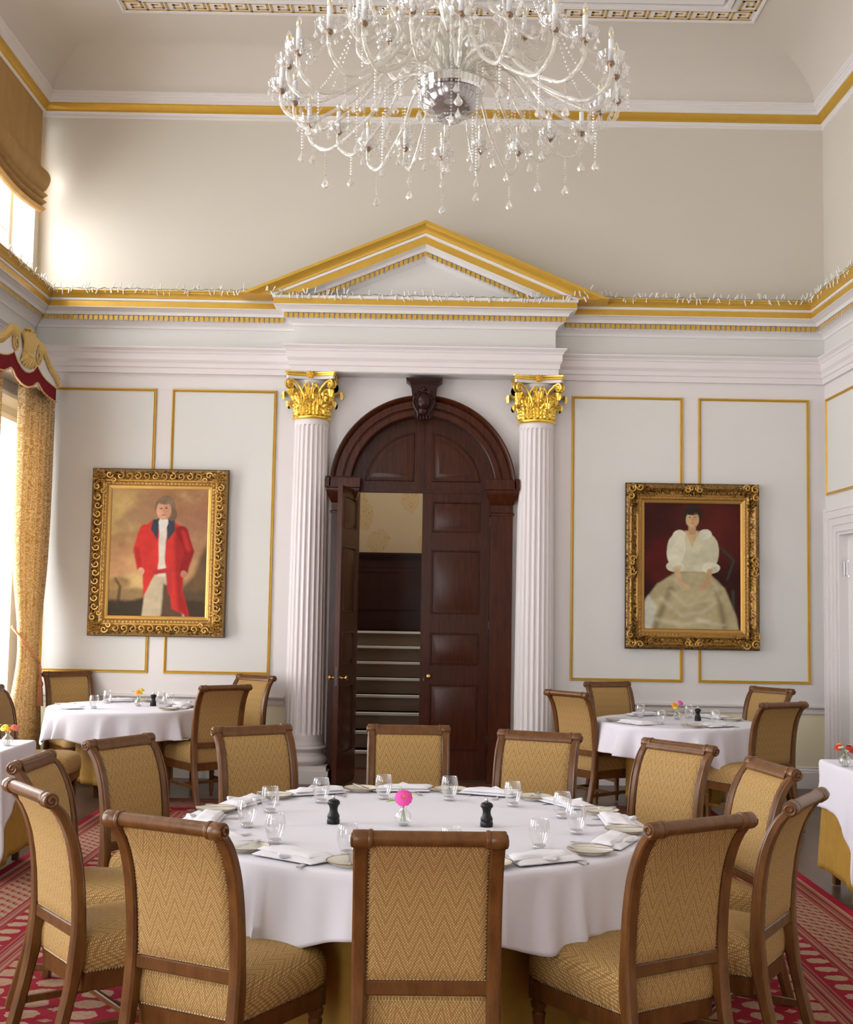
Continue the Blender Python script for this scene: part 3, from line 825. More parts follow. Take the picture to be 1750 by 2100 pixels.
b.build('keystone', M['mahogdark'], dr, 45)
# door leaves
def leaf_mb(W, y0, y1, raised_front=True):
    b = MB(); z0, z1 = .012, 2.785
    pans = [(2.395,2.70),(1.600,2.225),(1.105,1.42),(.285,.925)]
    x0, x1 = .095, W-.095
    # stiles and rails
    b.box(0, y0, z0, x0, y1, z1); b.box(x1, y0, z0, W, y1, z1)
    zz = [z0]+[v for p_ in sorted(pans) for v in p_]+[z1]
    for i in range(0, len(zz), 2): b.box(x0, y0, zz[i], x1, y1, zz[i+1])
    for (za, zb_) in pans:
        for yy, sg in ((y0, 1), (y1, -1)):
            lv = [(0,0,0),(.004,-.006,0),(.012,-.006,0),(.018,.012,0),(.024,.012,0),(.066,.002,0)]
            vs = []
            for ins, off, _ in lv:
                yv = yy+sg*off
                vs += [(x0+ins, yv, za+ins), (x1-ins, yv, za+ins), (x1-ins, yv, zb_-ins), (x0+ins, yv, zb_-ins)]
            fs = [(4*i+j, 4*i+(j+1) % 4, 4*i+4+(j+1) % 4, 4*i+4+j) for i in range(len(lv)-1) for j in range(4)]+[(20,21,22,23)]
            if sg < 0: fs = [f[::-1] for f in fs]
            b.add(vs, fs)
    return b
def knob_mb(x, z, y, sg):
    b = MB()
    b.lathe([(.020,0),(.020,.004),(.009,.008),(.008,.028),(.016,.036),(.024,.046),(.025,.056),(.018,.066),(.004,.070)], 18, (0,0,0), axis='y')
    b.v = [(x+p_[0], y+sg*p_[1], z+p_[2]) for p_ in b.v]
    return b
LW = .662
b = leaf_mb(LW, 0, .045)
d3 = b.build('door_3', M['mahog'], None, 25); d3.location = (CX+.003, YB+.075, 0)
tag(d3, 'closed mahogany door leaf with brass knob, four raised panels', 'room', None, 'structure')
knob_mb(.085, 1.0, 0, -1).build('door_knob', M['brass'], d3)
h = MB(); h.tube([(.050,-.004,1.0),(.045,-.012,1.0),(.040,-.015,.975),(.038,-.015,.955)], .004, 6); h.build('keyhole_cover', M['brass'], d3)
for zz in (2.50, 1.50, .40):
    h = MB(); h.lathe([(.007, zz-.04), (.007, zz+.04)], 10, (LW+.002, -.004, 0)); h.build('hinge', M['iron'], d3)
b = leaf_mb(LW, -.045, 0)
d4 = b.build('door_4', M['mahog'], None, 25)
d4.location = (XO0+.050, YB+.118, 0); d4.rotation_euler = (0, 0, -math.radians(101))
tag(d4, 'open mahogany door leaf swung into the room beside the fluted column', 'room', None, 'structure')
knob_mb(LW-.065, 1.0, 0, 1).build('door_knob', M['brass'], d4); knob_mb(LW-.065, 1.0, -.045, -1).build('door_knob', M['brass'], d4)
h = MB(); h.box(LW, -.034, .93, LW+.002, -.012, 1.10); h.build('lock_plate', M['iron'], d4)

# ------------------------------------------------------------------ stair hall beyond
mb = MB()
mb.box(-2.2, 12.01, -.12, 1.6, 17.2, 0)
struct(mb, 'floor_hall', M['stairboards'], 'reddish board floor of the stair hall beyond the open door')
mb = MB()
mb.box(-2.2, 15.62, 0, 1.6, 15.8, 4.6); mb.box(-1.45, 12.01, 0, -1.30, 15.62, 4.6); mb.box(.95, 12.01, 0, 1.1, 15.62, 4.6)
struct(mb, 'wall_hall', M['wallpaper'], 'stair hall wall with pale floral wallpaper')
mb = MB(); mb.box(-1.45, 12.01, 4.6, 1.6, 15.8, 4.7)
struct(mb, 'ceiling_hall', M['ceil'], 'stair hall ceiling')
mb = MB()
mb.box(-1.30, 15.55, 0, .95, 15.62, 2.28)
for za, zb_, o_ in ((2.28,2.30,.02),(2.30,2.325,.045),(2.325,2.35,.06),(2.16,2.175,.012),(2.10,2.16,.006),(1.62,1.64,.012),(1.36,1.50,.02)): mb.box(-1.30, 15.55-o_, za, .95, 15.62, zb_)
struct(mb, 'trim_16', M['mahogdark'], 'dark mahogany dado panelling on the stair landing')
stt = thing('staircase', 'flight of brown carpeted steps with light painted on the nosings seen through the open door', 'stairs', (-.2, 12.62, 0))
ys = [0, .31, .60, .89, 1.17, 1.45, 1.76, 2.04]
for i in range(8):
    b = MB(); y1_ = ys[i+1] if i < 7 else 2.92
    b.box(-1.08, ys[i], .17*i, 1.12, y1_, .17*(i+1)-.012)
    b.box(-1.08, ys[i]-.02, .17*(i+1)-.035, 1.12, y1_, .17*(i+1)-.012)
    o = b.build('step', M['runner'], stt)
    b = MB(); b.box(-1.08, ys[i]-.030, .17*(i+1)-.022, 1.12, ys[i]+.075, .17*(i+1)+.002)
    b.build('lit_nosing', M['lit_nosing'], o)
# ------------------------------------------------------------------ chairs (local: faces +Y, crest centre at y -.362)
SP = [(-.337,.004),(-.327,.045),(-.305,.12),(-.270,.26),(-.246,.38),(-.238,.47),(-.240,.56),(-.246,.65),(-.256,.73),(-.270,.80),(-.290,.86),(-.315,.910),(-.338,.940),(-.358,.962)]
def spine(z):
    for (y0, z0), (y1, z1) in zip(SP[:-1], SP[1:]):
        if z <= z1: q = (z-z0)/(z1-z0); return y0+(y1-y0)*q
    return SP[-1][0]
def smooth_path(P, n):
    out = []
    P = [Vector(p) for p in P]
    for i in range(len(P)-1):
        a = P[max(i-1, 0)]; b = P[i]; c = P[i+1]; d = P[min(i+2, len(P)-1)]
        for k in range(n):
            t = k/n
            out.append(.5*((2*b)+(-a+c)*t+(2*a-5*b+4*c-d)*t*t+(-a+3*b-3*c+d)*t**3))
    out.append(P[-1]); return out
def seat_outline(s=1.0, n=9):
    # rounded trapezoid, counter-clockwise
    fw_, bw, yf, yb = .243, .207, .282, -.222
    cor = [(-bw, yb, .03), (bw, yb, .03), (fw_, yf, .09), (-fw_, yf, .09)]
    pts = []
    for i, (x, y, r) in enumerate(cor):
        p0 = Vector(cor[i-1][:2]); p1 = Vector((x, y)); p2 = Vector(cor[(i+1) % 4][:2])
        a = p1+(p0-p1).normalized()*r; b = p1+(p2-p1).normalized()*r
        for k in range(n+1):
            t = k/n; pts.append((1-t)**2*a+2*t*(1-t)*p1+t*t*b)
    out = []
    m = len(pts)                       # densify, bow the front edge out
    for i in range(m):
        a = pts[i]; b = pts[(i+1) % m]; k = max(1, int((b-a).length/.03))
        for j in range(k):
            q = a.lerp(b, j/k); y = q.y + (.018*(1-(q.x/.26)**2) if q.y > .2 else 0)
            out.append(Vector((q.x*s, y*s)))
    return out
def make_chair():
    t = thing('dining_chair', 'x', 'chair')
    for sx in (-1, 1):
        b = MB()
        P = smooth_path([(sx*.2085, y, z) for y, z in SP], 4)
        N_ = len(P); dd = [.040+.014*math.exp(-((p.z-.42)/.10)**2) - .010*max(0, p.z-.6)/.36 for p in P]
        b.rsweep(P, .045, dd, side=(1,0,0))
        # volute at the top: solid roll with a raised spiral on its outer face
        yc_, zc_ = -.362, .969
        b.lathe([(.0,-.024),(.0255,-.024),(.0280,-.020),(.0280,.020),(.0255,.024),(0,.024)], 20, (sx*.2085, yc_, zc_), axis='x', cap=False)
        sp = []
        for i in range(24):
            q = i/23; r = .0235*(1-.80*q); a = PI*.9 - sx*0 + q*2*PI*1.45
            sp.append((sx*(.2085+.0245), yc_+r*math.cos(a)*1, zc_+r*math.sin(a)))
        b.tube(sp, .0056, 6)
        # fillets along the edges of the post (front face reed)
        R_ = [Vector((sx*.2085, p.y, p.z)) for p in P if .50 < p.z < .95]
        b.tube([r+Vector((sx*.012, .019-.2*max(0, r.z-.8)*.06, .0)) for r in R_], .0055, 5)
        b.build('back_post', M['chairwood'], t, 40)
    b = MB()                             # front legs: square block, vase turning, fluted taper
    for sx in (-1, 1):
        b = MB()
        lp = [(.014,0),(.015,.02),(.013,.03),(.019,.045),(.021,.06),(.019,.07),(.0225,.215),(.026,.235),(.020,.245),(.028,.258),(.030,.272),(.022,.283),(.020,.287)]
        b.lathe(lp, 16, (sx*.205, .235, 0)); b.box(sx*.205-.026, .209, .285, sx*.205+.026, .261, .351)
        b.build('leg', M['chairwood'], t, 40)
    b = MB()                             # crest: back roll with collars, sloping front board
    b.lathe([(.0235,-.190),(.0235,.190)], 20, (0, -.362, .971), axis='x', cap=False)
    for xx in (-.178, .178): b.lathe([(.023,-.008),(.0275,-.007),(.0295,0),(.0275,.007),(.023,.008)], 20, (xx, -.362, .970), axis='x', cap=False)
    bd = []
    for y, z in ((-.362,.992),(-.346,.988),(-.333,.972),(-.324,.956),(-.326,.944),(-.338,.940),(-.352,.950),(-.364,.960)): bd.append((y, z))
    b.add([(-.187,y,z) for y, z in bd]+[(.187,y,z) for y, z in bd], [tuple(range(8)), tuple(range(15, 7, -1))]+[(i, 8+i, 8+(i+1) % 8, (i+1) % 8) for i in range(8)])
    b.build('crest_rail', M['chairwood'], t, 40)
    b = MB()                             # lower back rail
    b.rsweep([(-.190,-.238,.497),(.190,-.238,.497)], .045, .026, side=(0,0,1)); b.build('back_rail', M['chairwood'], t, 40)
    # upholstered back
    b = MB(); z0, z1, hw = .517, .948, .187
    def face(sg):
        def fn(u, v):
            z = z0+(z1-z0)*v; x = -hw+2*hw*u
            e = min(1, min(u, 1-u, v, 1-v)*14); bul = .004+.010*math.sqrt(max(0, 1-(1-e)**2)) + .004*math.sin(PI*u)*math.sin(PI*v)
            dy = spine(z+.01)-spine(z-.01); nz = -dy; nl = math.hypot(.02, dy)
            return (x, spine(z)+sg*bul*.02/nl, z-sg*bul*dy/nl)
        b.grid(fn, 24, 22, uvfn=lambda u, v: (-hw+2*hw*u+2, z0+(z1-z0)*v*1.04))
    face(1); o_ = len(b.f); face(-1)
    bp = b.build('back_panel', M['fabric'], t, 60)
    # seat cushion
    b = MB(); O_ = seat_outline(); m = len(O_)
    lv = [(.985,.350),(1.0,.354),(1.018,.372),(1.024,.400),(1.018,.428),(1.0,.448),(.965,.466),(.90,.480),(.78,.491),(.55,.499),(.28,.503),(.02,.504)]
    vs = []; uv = []; arc = 0
    for k, (s, z) in enumerate(lv):
        for i, p in enumerate(O_):
            vs.append((p.x*s, (p.y-.01)*s+.01, z))
            e = 1+ (max(0, 4-k)*.012)
            uv.append((p.x*s+2 + (p.x/.25)*max(0,.448-z)*.5, p.y*s + (p.y/.235)*max(0,.448-z)*.9+3))
    fs = [(k*m+i, k*m+(i+1) % m, (k+1)*m+(i+1) % m, (k+1)*m+i) for k in range(len(lv)-1) for i in range(m)]+[tuple(range((len(lv)-1)*m, len(lv)*m)), tuple(range(m-1, -1, -1))]
    b.add(vs, fs, 0, uv)
    st_ = b.build('seat', M['fabric'], t, 60)
    b = MB()                             # wooden seat rail
    vs = []
    rl = [(.955,.287),(.985,.289),(.99,.297),(.99,.330),(1.0,.340),(1.0,.352),(.96,.353)]
    for s, z in rl: vs += [(p.x*s, (p.y-.01)*s+.01, z + (0 if z > .37 else .0)) for p in O_]
    b.add(vs, [(k*m+i, k*m+(i+1) % m, (k+1)*m+(i+1) % m, (k+1)*m+i) for k in range(len(rl)-1) for i in range(m)]+[tuple(range(m-1, -1, -1))])
    b.build('seat_frame', M['chairwood'], t, 40)
    for sx in (-1, 1):
        b = MB(); b.rsweep([(sx*.210,-.292,.165),(sx*.205,.235,.165)], .020, .026, side=(1,0,0)); b.build('stretcher', M['chairwood'], t, 40)
    b = MB(); b.rsweep([(-.215,-.02,.165),(.215,-.02,.165)], .020, .024, side=(0,1,0)); b.build('stretcher', M['chairwood'], t, 40)
    # nails
    b = MB(); sp = .0115
    def nl(x, z, sg):
        dy = (spine(z+.01)-spine(z-.01))/.02
        nr = Vector((0, sg, -sg*dy)).normalized(); c = Vector((x, spine(z), z))+nr*.0065
        b.dome(c, nr, .0048)
    for sg in (1, -1):
        b = MB(); n_ = int((z1-z0)/sp)
        for i in range(n_+1):
            for sx in (-1, 1): nl(sx*(hw-.004), z0+.003+(z1-z0-.006)*i/n_, sg)
        n_ = int(2*hw/sp)
        for i in range(1, n_):
            nl(-hw+2*hw*i/n_, z0+.004, sg)
            if sg > 0: nl(-hw+2*hw*i/n_, z1-.004, sg)
        b.build('nail_trim', M['nail'], bp, 180)
    b = MB()
    per = [O_[i] for i in range(m)]; acc = 0
    for i in range(m):
        a_, c_ = per[i], per[(i+1) % m]; L_ = (c_-a_).length; d = (c_-a_)/L_; nr = Vector((d.y, -d.x, .25))
        while acc < L_:
            q = a_+d*acc; b.dome((q.x*1.008, (q.y-.01)*1.008+.01, .3575), nr, .0048); acc += sp
        acc -= L_
    b.build('nail_trim', M['nail'], st_, 180)
    return t
PC = make_chair()
used = [False]
def chair(mx, my, ang, label, group):
    # mx,my: middle of the crest rail on plan; ang: direction the chair faces (degrees)
    a = math.radians(ang); f = Vector((math.cos(a), math.sin(a)))
    loc = (mx+f.x*.362, my+f.y*.362, .008); rz = a-PI/2
    if not used[0]:
        used[0] = True; PC.location = loc; PC.rotation_euler = (0,0,rz); PC['label'] = label; PC['group'] = group; return PC
    return dup(PC, loc, rz, label, group)
G1 = 'twelve chairs round the large table'
TC = Vector((-.03, 5.20))
CH = [(6,.026,3.703,91.5,'with its back square to the viewer'),(5,.92,4.024,122,'with its back three quarters to the viewer'),
      (4,1.435,4.566,148,'seen almost edge on from behind'),(3,1.575,5.508,190.5,'seen edge on at the right end'),
      (2,1.322,6.30,219.5,'turned towards the table, right of the door'),(1,.640,6.70,250,'facing the viewer before the right column'),
      (12,-.081,6.93,271,'facing the viewer square before the doors'),(11,-.945,6.75,302,'facing the viewer before the left column'),
      (10,-1.51,6.09,331,'left of the eleven o\'clock chair'),(9,-1.690,5.30,-2,'seen edge on at the left end'),
      (8,-1.43,4.46,37,'seen from behind at the far left'),(7,-.81,3.866,63,'with its bright patterned back to the viewer')]
for h, x, y, a, d in CH:
    chair(x, y, a, "gold chevron chair at the %s o'clock place of the large table%s" % ({1:'one',2:'two',3:'three',4:'four',5:'five',6:'six',7:'seven',8:'eight',9:'nine',10:'ten',11:'eleven',12:'twelve'}[h], {6:', nearest the viewer',12:', before the doors'}.get(h, '')), G1)
G2 = 'chairs round the small round table by the curtain'
chair(-3.38, 11.52, -53, 'gold chevron chair in the window corner, behind the small round table beside the curtain', G2)
chair(-1.58, 11.44, -124, 'gold chevron chair behind the curtain-side small round table, nearest the fluted column', G2)
chair(-1.627, 9.99, 127, 'gold chevron chair at the curtain-side small round table, its back towards the viewer', G2)
chair(-3.33, 9.40, 3, 'gold chevron chair facing right, between the curtain and the square table on the left', G2)
G3 = 'chairs round the small round table under the lady painting'
chair(1.172, 9.98, 40, 'gold chevron chair in front of the right column, at the small round table', G3)
chair(1.716, 11.36, -72, 'gold chevron chair against the wall below left of the lady painting', G3)
chair(3.12, 10.90, -143, 'gold chevron chair behind another near the corner below right of the lady painting', G3)
chair(2.711, 9.16, 119, 'gold chevron chair nearest the white doorway casing, its back towards the viewer', G3)
chair(-3.26, 8.80, -122, 'gold chevron chair cut by the left picture edge, behind the square table', 'chairs at the square tables')
chair(3.19, 8.42, -60, 'gold chevron chair cut by the right picture edge, behind the square table', 'chairs at the square tables')
# ------------------------------------------------------------------ tables and cloths
WORDS = {1:'one',2:'two',3:'three',4:'four',5:'five',6:'six',7:'seven',8:'eight',9:'nine',10:'ten',11:'eleven',12:'twelve'}
def table(cx, cy, R, label, square=False, legs=4, group=None):
    t = thing('square_table' if square else 'round_table', label, 'table', (cx, cy, .002), 0, group)
    b = MB()
    if square: b.box(-R, -R, .715, R, R, .745)
    else: b.lathe([(R-.01,.715),(R,.72),(R,.74),(R-.01,.745)], 64)
    b.build('tabletop', M['chairwood'], t)
    for i in range(legs):
        a = PI/4+i*2*PI/legs; r = R*(1.20 if square else .42)
        b = MB(); b.rsweep([(r*math.cos(a), r*math.sin(a), .006), (r*math.cos(a)*.97, r*math.sin(a)*.97, .715)], [.042,.055], [.042,.055]); b.build('leg', M['chairwood'], t)
    return t
def cloth(name, cx, cy, R, ztop, hem, mat, label, cat, folds=14, amp=.035, square=False, seed=0, hemfn=None, flare=.05, rot=0, group=None, push=0):
    rnd = random.Random(seed); n = 288
    ph = [rnd.uniform(0, 2*PI) for _ in range(6)]; fr = [folds, folds*.61, folds*1.7, folds*.37]
    fr = [max(2, round(x)) for x in fr]
    def rb(a):
        if not square: return R
        c, s = abs(math.cos(a)), abs(math.sin(a))
        p = 60; return R*(c**p+s**p)**(-1/p)
    vs = []; rings = []
    def ring(fn):
        rings.append(len(vs))
        for i in range(n):
            a = 2*PI*i/n + .0001; r, z = fn(a); vs.append((r*math.cos(a+rot), r*math.sin(a+rot), z))
    for s in (.12, .35, .6, .8, .93, .985): ring(lambda a: (rb(a)*s, ztop+.0007*math.sin(a*3+s*9)))
    ring(lambda a: (rb(a)+.002, ztop-.003)); ring(lambda a: (rb(a)+.009, ztop-.012)); ring(lambda a: (rb(a)+.012, ztop-.03))
    K = 16
    for k in range(1, K+1):
        q = k/K
        def f(a):
            h = hemfn(a) if hemfn else hem
            z = ztop-.03-(ztop-.03-h)*q
            w = .0
            w += math.sin(fr[0]*a+ph[0]+.5*math.sin(3*a+ph[4])) + .6*math.sin(fr[1]*a+ph[1]) + .3*math.sin(fr[2]*a+ph[2]+q) + .5*math.sin(fr[3]*a+ph[3])
            cor = 0
            if square:
                u = abs(((a+PI/4) % (PI/2))-PI/4)/(PI/4); cor = max(0, (u-.55)/.45)
            if push: t_ = min(1, max(0, (.70-z)/.15)); return (rb(a)+.008-push*t_*t_*(3-2*t_)+amp*(.3+.7*t_)*w*.35, z)
            return (rb(a)+.012+flare*q+amp*(q**.85)*(w*.5+.55*(1-2*abs(math.sin(fr[0]*.5*a+ph[5]))**.7))*(.55+.45*math.sin(fr[3]*a+ph[2]))+(.04*cor*q*math.sin(a*23) if square else 0), z)
        ring(f)
    m = len(rings); fs = []
    for k in range(m-1):
        for i in range(n):
            j = (i+1) % n; fs.append((k*n+i, k*n+j, (k+1)*n+j, (k+1)*n+i))
    fs.append(tuple(range(n-1, -1, -1)))
    fs = [f[::-1] for f in fs]
    b = MB(); b.add(vs, fs)
    o = b.build(name, mat, None, 80); o.location = (cx, cy, 0)
    so = o.modifiers.new('thickness', 'SOLIDIFY'); so.thickness = .0022; so.offset = -1
    return tag(o, label, cat, group)
ZT = .762
table(TC.x, TC.y, .965, 'large round banquet table hidden under gold and white cloths in the foreground')
cloth('gold_undercloth', TC.x, TC.y, .972, .750, .035, M['goldcloth'], 'gold cloth falling to the carpet under the white cloth of the large round table', 'tablecloth', 17, .030, seed=3, push=.195)
def hem1(a):
    z = .55
    for c_ in (-117, -63, -37, 24, 105, 135, 165, 195): z -= .075*math.exp(-(((math.degrees(a)-c_+180) % 360-180)/11)**2)
    return z+.008*math.sin(9*a)
cloth('tablecloth', TC.x, TC.y, .985, ZT, .42, M['linen'], 'white linen cloth draped over the large round table in the foreground', 'tablecloth', 26, .085, seed=5, hemfn=hem1, flare=.03)
LT = Vector((-2.58, 10.60)); RT = Vector((2.09, 10.10))
for c, w, sd in ((LT, 'beside the curtain and soldier painting', 11), (RT, 'under the lady painting', 23)):
    table(c.x, c.y, .645, 'small round table under cloths %s' % w, group='small round tables')
    cloth('gold_undercloth', c.x, c.y, .652, .750, .13, M['goldcloth'], 'gold cloth under the white cloth of the round table %s' % w, 'tablecloth', 11, .04, seed=sd+1, push=.265, group='gold undercloths')
    def h2(a, sd=sd): return .53-.085*sum(math.exp(-(((math.degrees(a)-c_+180) % 360-180)/14)**2) for c_ in ((270, 200, 85, 0) if sd == 11 else (245, 292, 150, 0)))
    cloth('tablecloth', c.x, c.y, .665, ZT, .44, M['linen'], 'white linen cloth on the small round table %s' % w, 'tablecloth', 20, .052, seed=sd, hemfn=h2, flare=.035, group='white cloths on the small tables')
SL = Vector((-2.86, 7.635)); SR = Vector((2.83, 7.345))
def sqh(lo, hi):
    def f(a):
        u = abs(((a+PI/4) % (PI/2))-PI/4)/(PI/4); return hi-(hi-lo)*u**3*(1 if math.sin(a) < 0 else .05)
    return f
for c, w, sd in ((SL, 'at the left picture edge', 31), (SR, 'at the right picture edge', 41)):
    table(c.x, c.y, .305, 'square table under cloths %s' % w, True, group='square tables')
    cloth('gold_undercloth', c.x, c.y, .322, .750, .1, M['goldcloth'], 'gold cloth with pointed corners on the square table %s' % w, 'tablecloth', 9, .018, True, sd, sqh(.015, .11), .02, group='gold undercloths')
    cloth('tablecloth', c.x, c.y, .333, ZT, .5, M['linen'], 'white linen cloth with pointed corners on the square table %s' % w, 'tablecloth', 8, .014, True, sd+2, sqh(.12, .49), .035, group='white cloths on the small tables')
# carpet
b = MB(); b.box(-2.52, -4.55, 0, 2.52, 4.55, .004)
o = b.build('carpet', M['carpet']); o.location = (-.075, 5.90, .001)
tag(o, 'large red patterned oriental carpet with striped border under the tables', 'carpet')

# ------------------------------------------------------------------ things on the tables
def make_glass():
    t = thing('water_glass', 'x', 'glass')
    b = MB()
    pf = [(.0,.012),(.024,.011),(.0265,.014),(.034,.035),(.0395,.058),(.0405,.072),(.0385,.092),(.0345,.111),(.0340,.112),(.0333,.111),(.0375,.092),(.0395,.072),(.0385,.058),(.033,.036),(.026,.019),(.0,.017)]
    b.lathe(pf, 32, cap=False); b.build('bowl', M['glass'], t, 60)
    b = MB(); b.lathe([(.0,.0),(.022,.0),(.025,.002),(.0262,.008),(.0262,.0135),(.024,.0165),(0,.0150)], 28, cap=False)
    b.build('base', M['glassbase'], t, 60); return t
def make_plate():
    b = MB(); b.lathe([(.0,.003),(.045,.003),(.047,0),(.052,0),(.054,.004),(.078,.012),(.088,.0175),(.0885,.019),(.087,.0195),(.076,.0150),(.058,.0085),(.05,.007),(0,.007)], 40, cap=False)
    return b.build('side_plate', M['plate'], None, 50)
def blade(b, pts, h):           # flat piece: list of (s, halfwidth, z)
    vs = []
    for s, w, z in pts: vs += [(s, -w, z), (s, w, z), (s, w, z+h), (s, -w, z+h)]
    n = len(pts); fs = [(3,2,1,0), (4*n-4, 4*n-3, 4*n-2, 4*n-1)]
    for i in range(n-1):
        for j in range(4): fs.append((4*i+j, 4*i+(j+1) % 4, 4*i+4+(j+1) % 4, 4*i+4+j))
    b.add(vs, fs)
def make_knife(L=.225):
    b = MB(); k = L/.225
    blade(b, [(-.110*k,.003,.001),(-.108*k,.0075,.001),(-.06*k,.0085,.001),(-.005*k,.0055,.001),(.005*k,.005,.001)], .0048)
    blade(b, [(.004*k,.005,.002),(.02*k,.0075,.002),(.07*k,.0095,.002),(.10*k,.0085,.002),(.112*k,.002,.002)], .0016)
    return b
def make_fork():
    b = MB()
    blade(b, [(-.100,.002,.001),(-.097,.0085,.001),(-.06,.0075,.0015),(-.01,.003,.003),(.03,.0028,.0038),(.045,.006,.0035),(.055,.0115,.003)], .0022)
    for i in range(4):
        y = -.0095+.0063*i; v = b
        vs = []
        for s, z in ((.054,.003),(.072,.002),(.090,.0025),(.103,.004)): vs += [(s,y-.0014,z),(s,y+.0014,z),(s,y+.0014,z+.0018),(s,y-.0014,z+.0018)]
        b.add(vs, [(4*q+j, 4*q+(j+1) % 4, 4*q+4+(j+1) % 4, 4*q+4+j) for q in range(3) for j in range(4)]+[(12,13,14,15)])
    return b
def make_napkin(seed):
    rnd = random.Random(seed); b = MB()
    def pad(x0, x1, y0, y1, z0, h, sk, wob):
        nx, ny = 16, 8; top = []; bot = []
        for j in range(ny+1):
            for i in range(nx+1):
                u, v = i/nx, j/ny
                x = x0+(x1-x0)*u+sk*(v-.5); y = y0+(y1-y0)*v
                e = min(1, min(u, 1-u)*7, min(v, 1-v)*5); e = math.sqrt(max(0, 1-(1-e)**2))
                z = z0+h*(.25+.75*e)+wob*math.sin(x*38+seed)*math.sin(y*50+seed*2)*e
                top.append((x, y, z)); bot.append((x, y, z0))
        W = nx+1; fs = [(j*W+i, j*W+i+1, (j+1)*W+i+1, (j+1)*W+i) for j in range(ny) for i in range(nx)]
        b.add(top, fs); b.add(bot, [f[::-1] for f in fs])
        o_ = len(b.v)-2*W*(ny+1); n_ = W*(ny+1)
        edge = [i for i in range(W)]+[j*W+nx for j in range(1, ny+1)]+[ny*W+i for i in range(nx-1, -1, -1)]+[j*W for j in range(ny-1, 0, -1)]
        E_ = len(edge)
        for i in range(E_):
            a, c = edge[i], edge[(i+1) % E_]; b.f.append([o_+a, o_+n_+a, o_+n_+c, o_+c]); b.m.append(0)
    pad(-.145, .135, -.065, .070, 0, .013, .02, .003)
    pad(-.115, .132, -.058, .035, .012, .012, .035, .0035)
    b.tube([(-.03,.055,.012),(.0,.075,.016),(.035,.050,.014)], [.004,.010,.004], 8)
    return b.build('napkin', M['napkin'], None, 50)
def make_mill():
    t = thing('pepper_mill', 'x', 'pepper mill')
    b = MB()
    b.lathe([(.0,0),(.0265,0),(.027,.003),(.027,.018),(.0245,.022),(.0262,.028),(.025,.036),(.0185,.048),(.0165,.060),(.0185,.070),(.0205,.074),(.021,.077),(.0245,.079),(.027,.084),(.0265,.090),(.0215,.097),(.011,.101),(.0,.101)], 28, cap=False)
    b.build('body', M['black'], t, 40)
    b = MB(); b.lathe([(.005,.100),(.005,.104),(.0085,.108),(.0085,.113),(.004,.117),(0,.1175)], 14, cap=False); b.build('knob', M['steel'], t, 50)
    return t
def make_vase():
    t = thing('bud_vase', 'x', 'vase'); b = MB()
    b.lathe([(.0,.002),(.016,.002),(.020,.004),(.032,.016),(.036,.032),(.033,.047),(.022,.060),(.013,.066),(.0125,.078),(.017,.086),(.0165,.087),(.0115,.079),(.0118,.067),(.020,.059),(.0305,.046),(.0335,.032),(.030,.018),(.018,.008),(0,.007)], 30, cap=False)
    b.build('body', M['glass'], t, 60)
    b = MB(); b.lathe([(.0,0),(.016,0),(.019,.002),(.021,.005),(.015,.007),(0,.007)], 24, cap=False); b.build('base', M['glassbase'], t, 60)
    return t
first = {}
def put(kind, maker, loc, rz, label, group):
    if kind not in first:
        o = maker(); first[kind] = o; o.location = loc; o.rotation_euler = (0,0,rz); o['label'] = label
        if group: o['group'] = group
        return o
    return dup(first[kind], loc, rz, label, group)
def knife(): return tag(make_knife().build('dinner_knife', M['steel'], None, 40), 'x', 'knife')
def bknife(): return tag(make_knife(.185).build('butter_knife', M['steel'], None, 40), 'x', 'knife')
def forkm(): return tag(make_fork().build('dinner_fork', M['steel'], None, 40), 'x', 'fork')
def platem(): return tag(make_plate(), 'x', 'plate')
rnd = random.Random(4)
def pol(c, r, a): return Vector((c.x+r*math.cos(a), c.y+r*math.sin(a)))
ZC = ZT+.001
def setting(c, ang, rp, rn, rg, dp, dn, dg, where, grp, k):
    a = math.radians(ang)
    p = pol(c, rp, a-dp); put('plate', platem, (p.x, p.y, ZC), 0, 'cream side plate with brown rim '+where, 'side plates'+grp)
    bk = rnd.uniform(-.35, .35)
    q = p; put('bk', bknife, (q.x, q.y, ZC+.0195), a-dp+PI+.25+bk*.4, 'butter knife on the side plate '+where, 'butter knives'+grp)
    nseed = k % 3
    p = pol(c, rn, a+dn); ar = a+dn-PI/2+rnd.uniform(-.12, .12)
    tdir = Vector((-math.sin(a), math.cos(a))); rd = Vector((math.cos(a), math.sin(a)))
    f = p - tdir*.060 - rd*.050; put('fork', forkm, (f.x, f.y, ZC), a+PI+.12, 'steel fork under the napkin '+where, 'forks'+grp)
    f = p + tdir*.090 + rd*.02; put('knife', knife, (f.x, f.y, ZC), a+PI+.10, 'steel knife under the napkin '+where, 'table knives'+grp)
    put('napkin%d' % nseed, lambda: tag(make_napkin(nseed+1), 'x', 'napkin'), (p.x, p.y, ZC+.0067), ar, 'folded white linen napkin '+where, 'folded napkins'+grp)
    p = pol(c, rg, a+dg); put('glass', make_glass, (p.x, p.y, ZC), rnd.uniform(0, 3), 'clear water glass '+where, 'water glasses'+grp)
for i, h in enumerate((3,2,1,12,11,10,9,8,7,6,5,4)):
    ang = [5,35.5,65,94,123,154,184,213,241,271,303,334][i]
    rg = [.670,.642,.622,.628,.640,.662,.705,.725,.735,.735,.705,.690][i]
    setting(TC, ang, .885, .875, rg, math.radians(15.2), 0, math.radians(10), "at the %s o'clock place of the large table" % WORDS[h], ' round the large table', i)
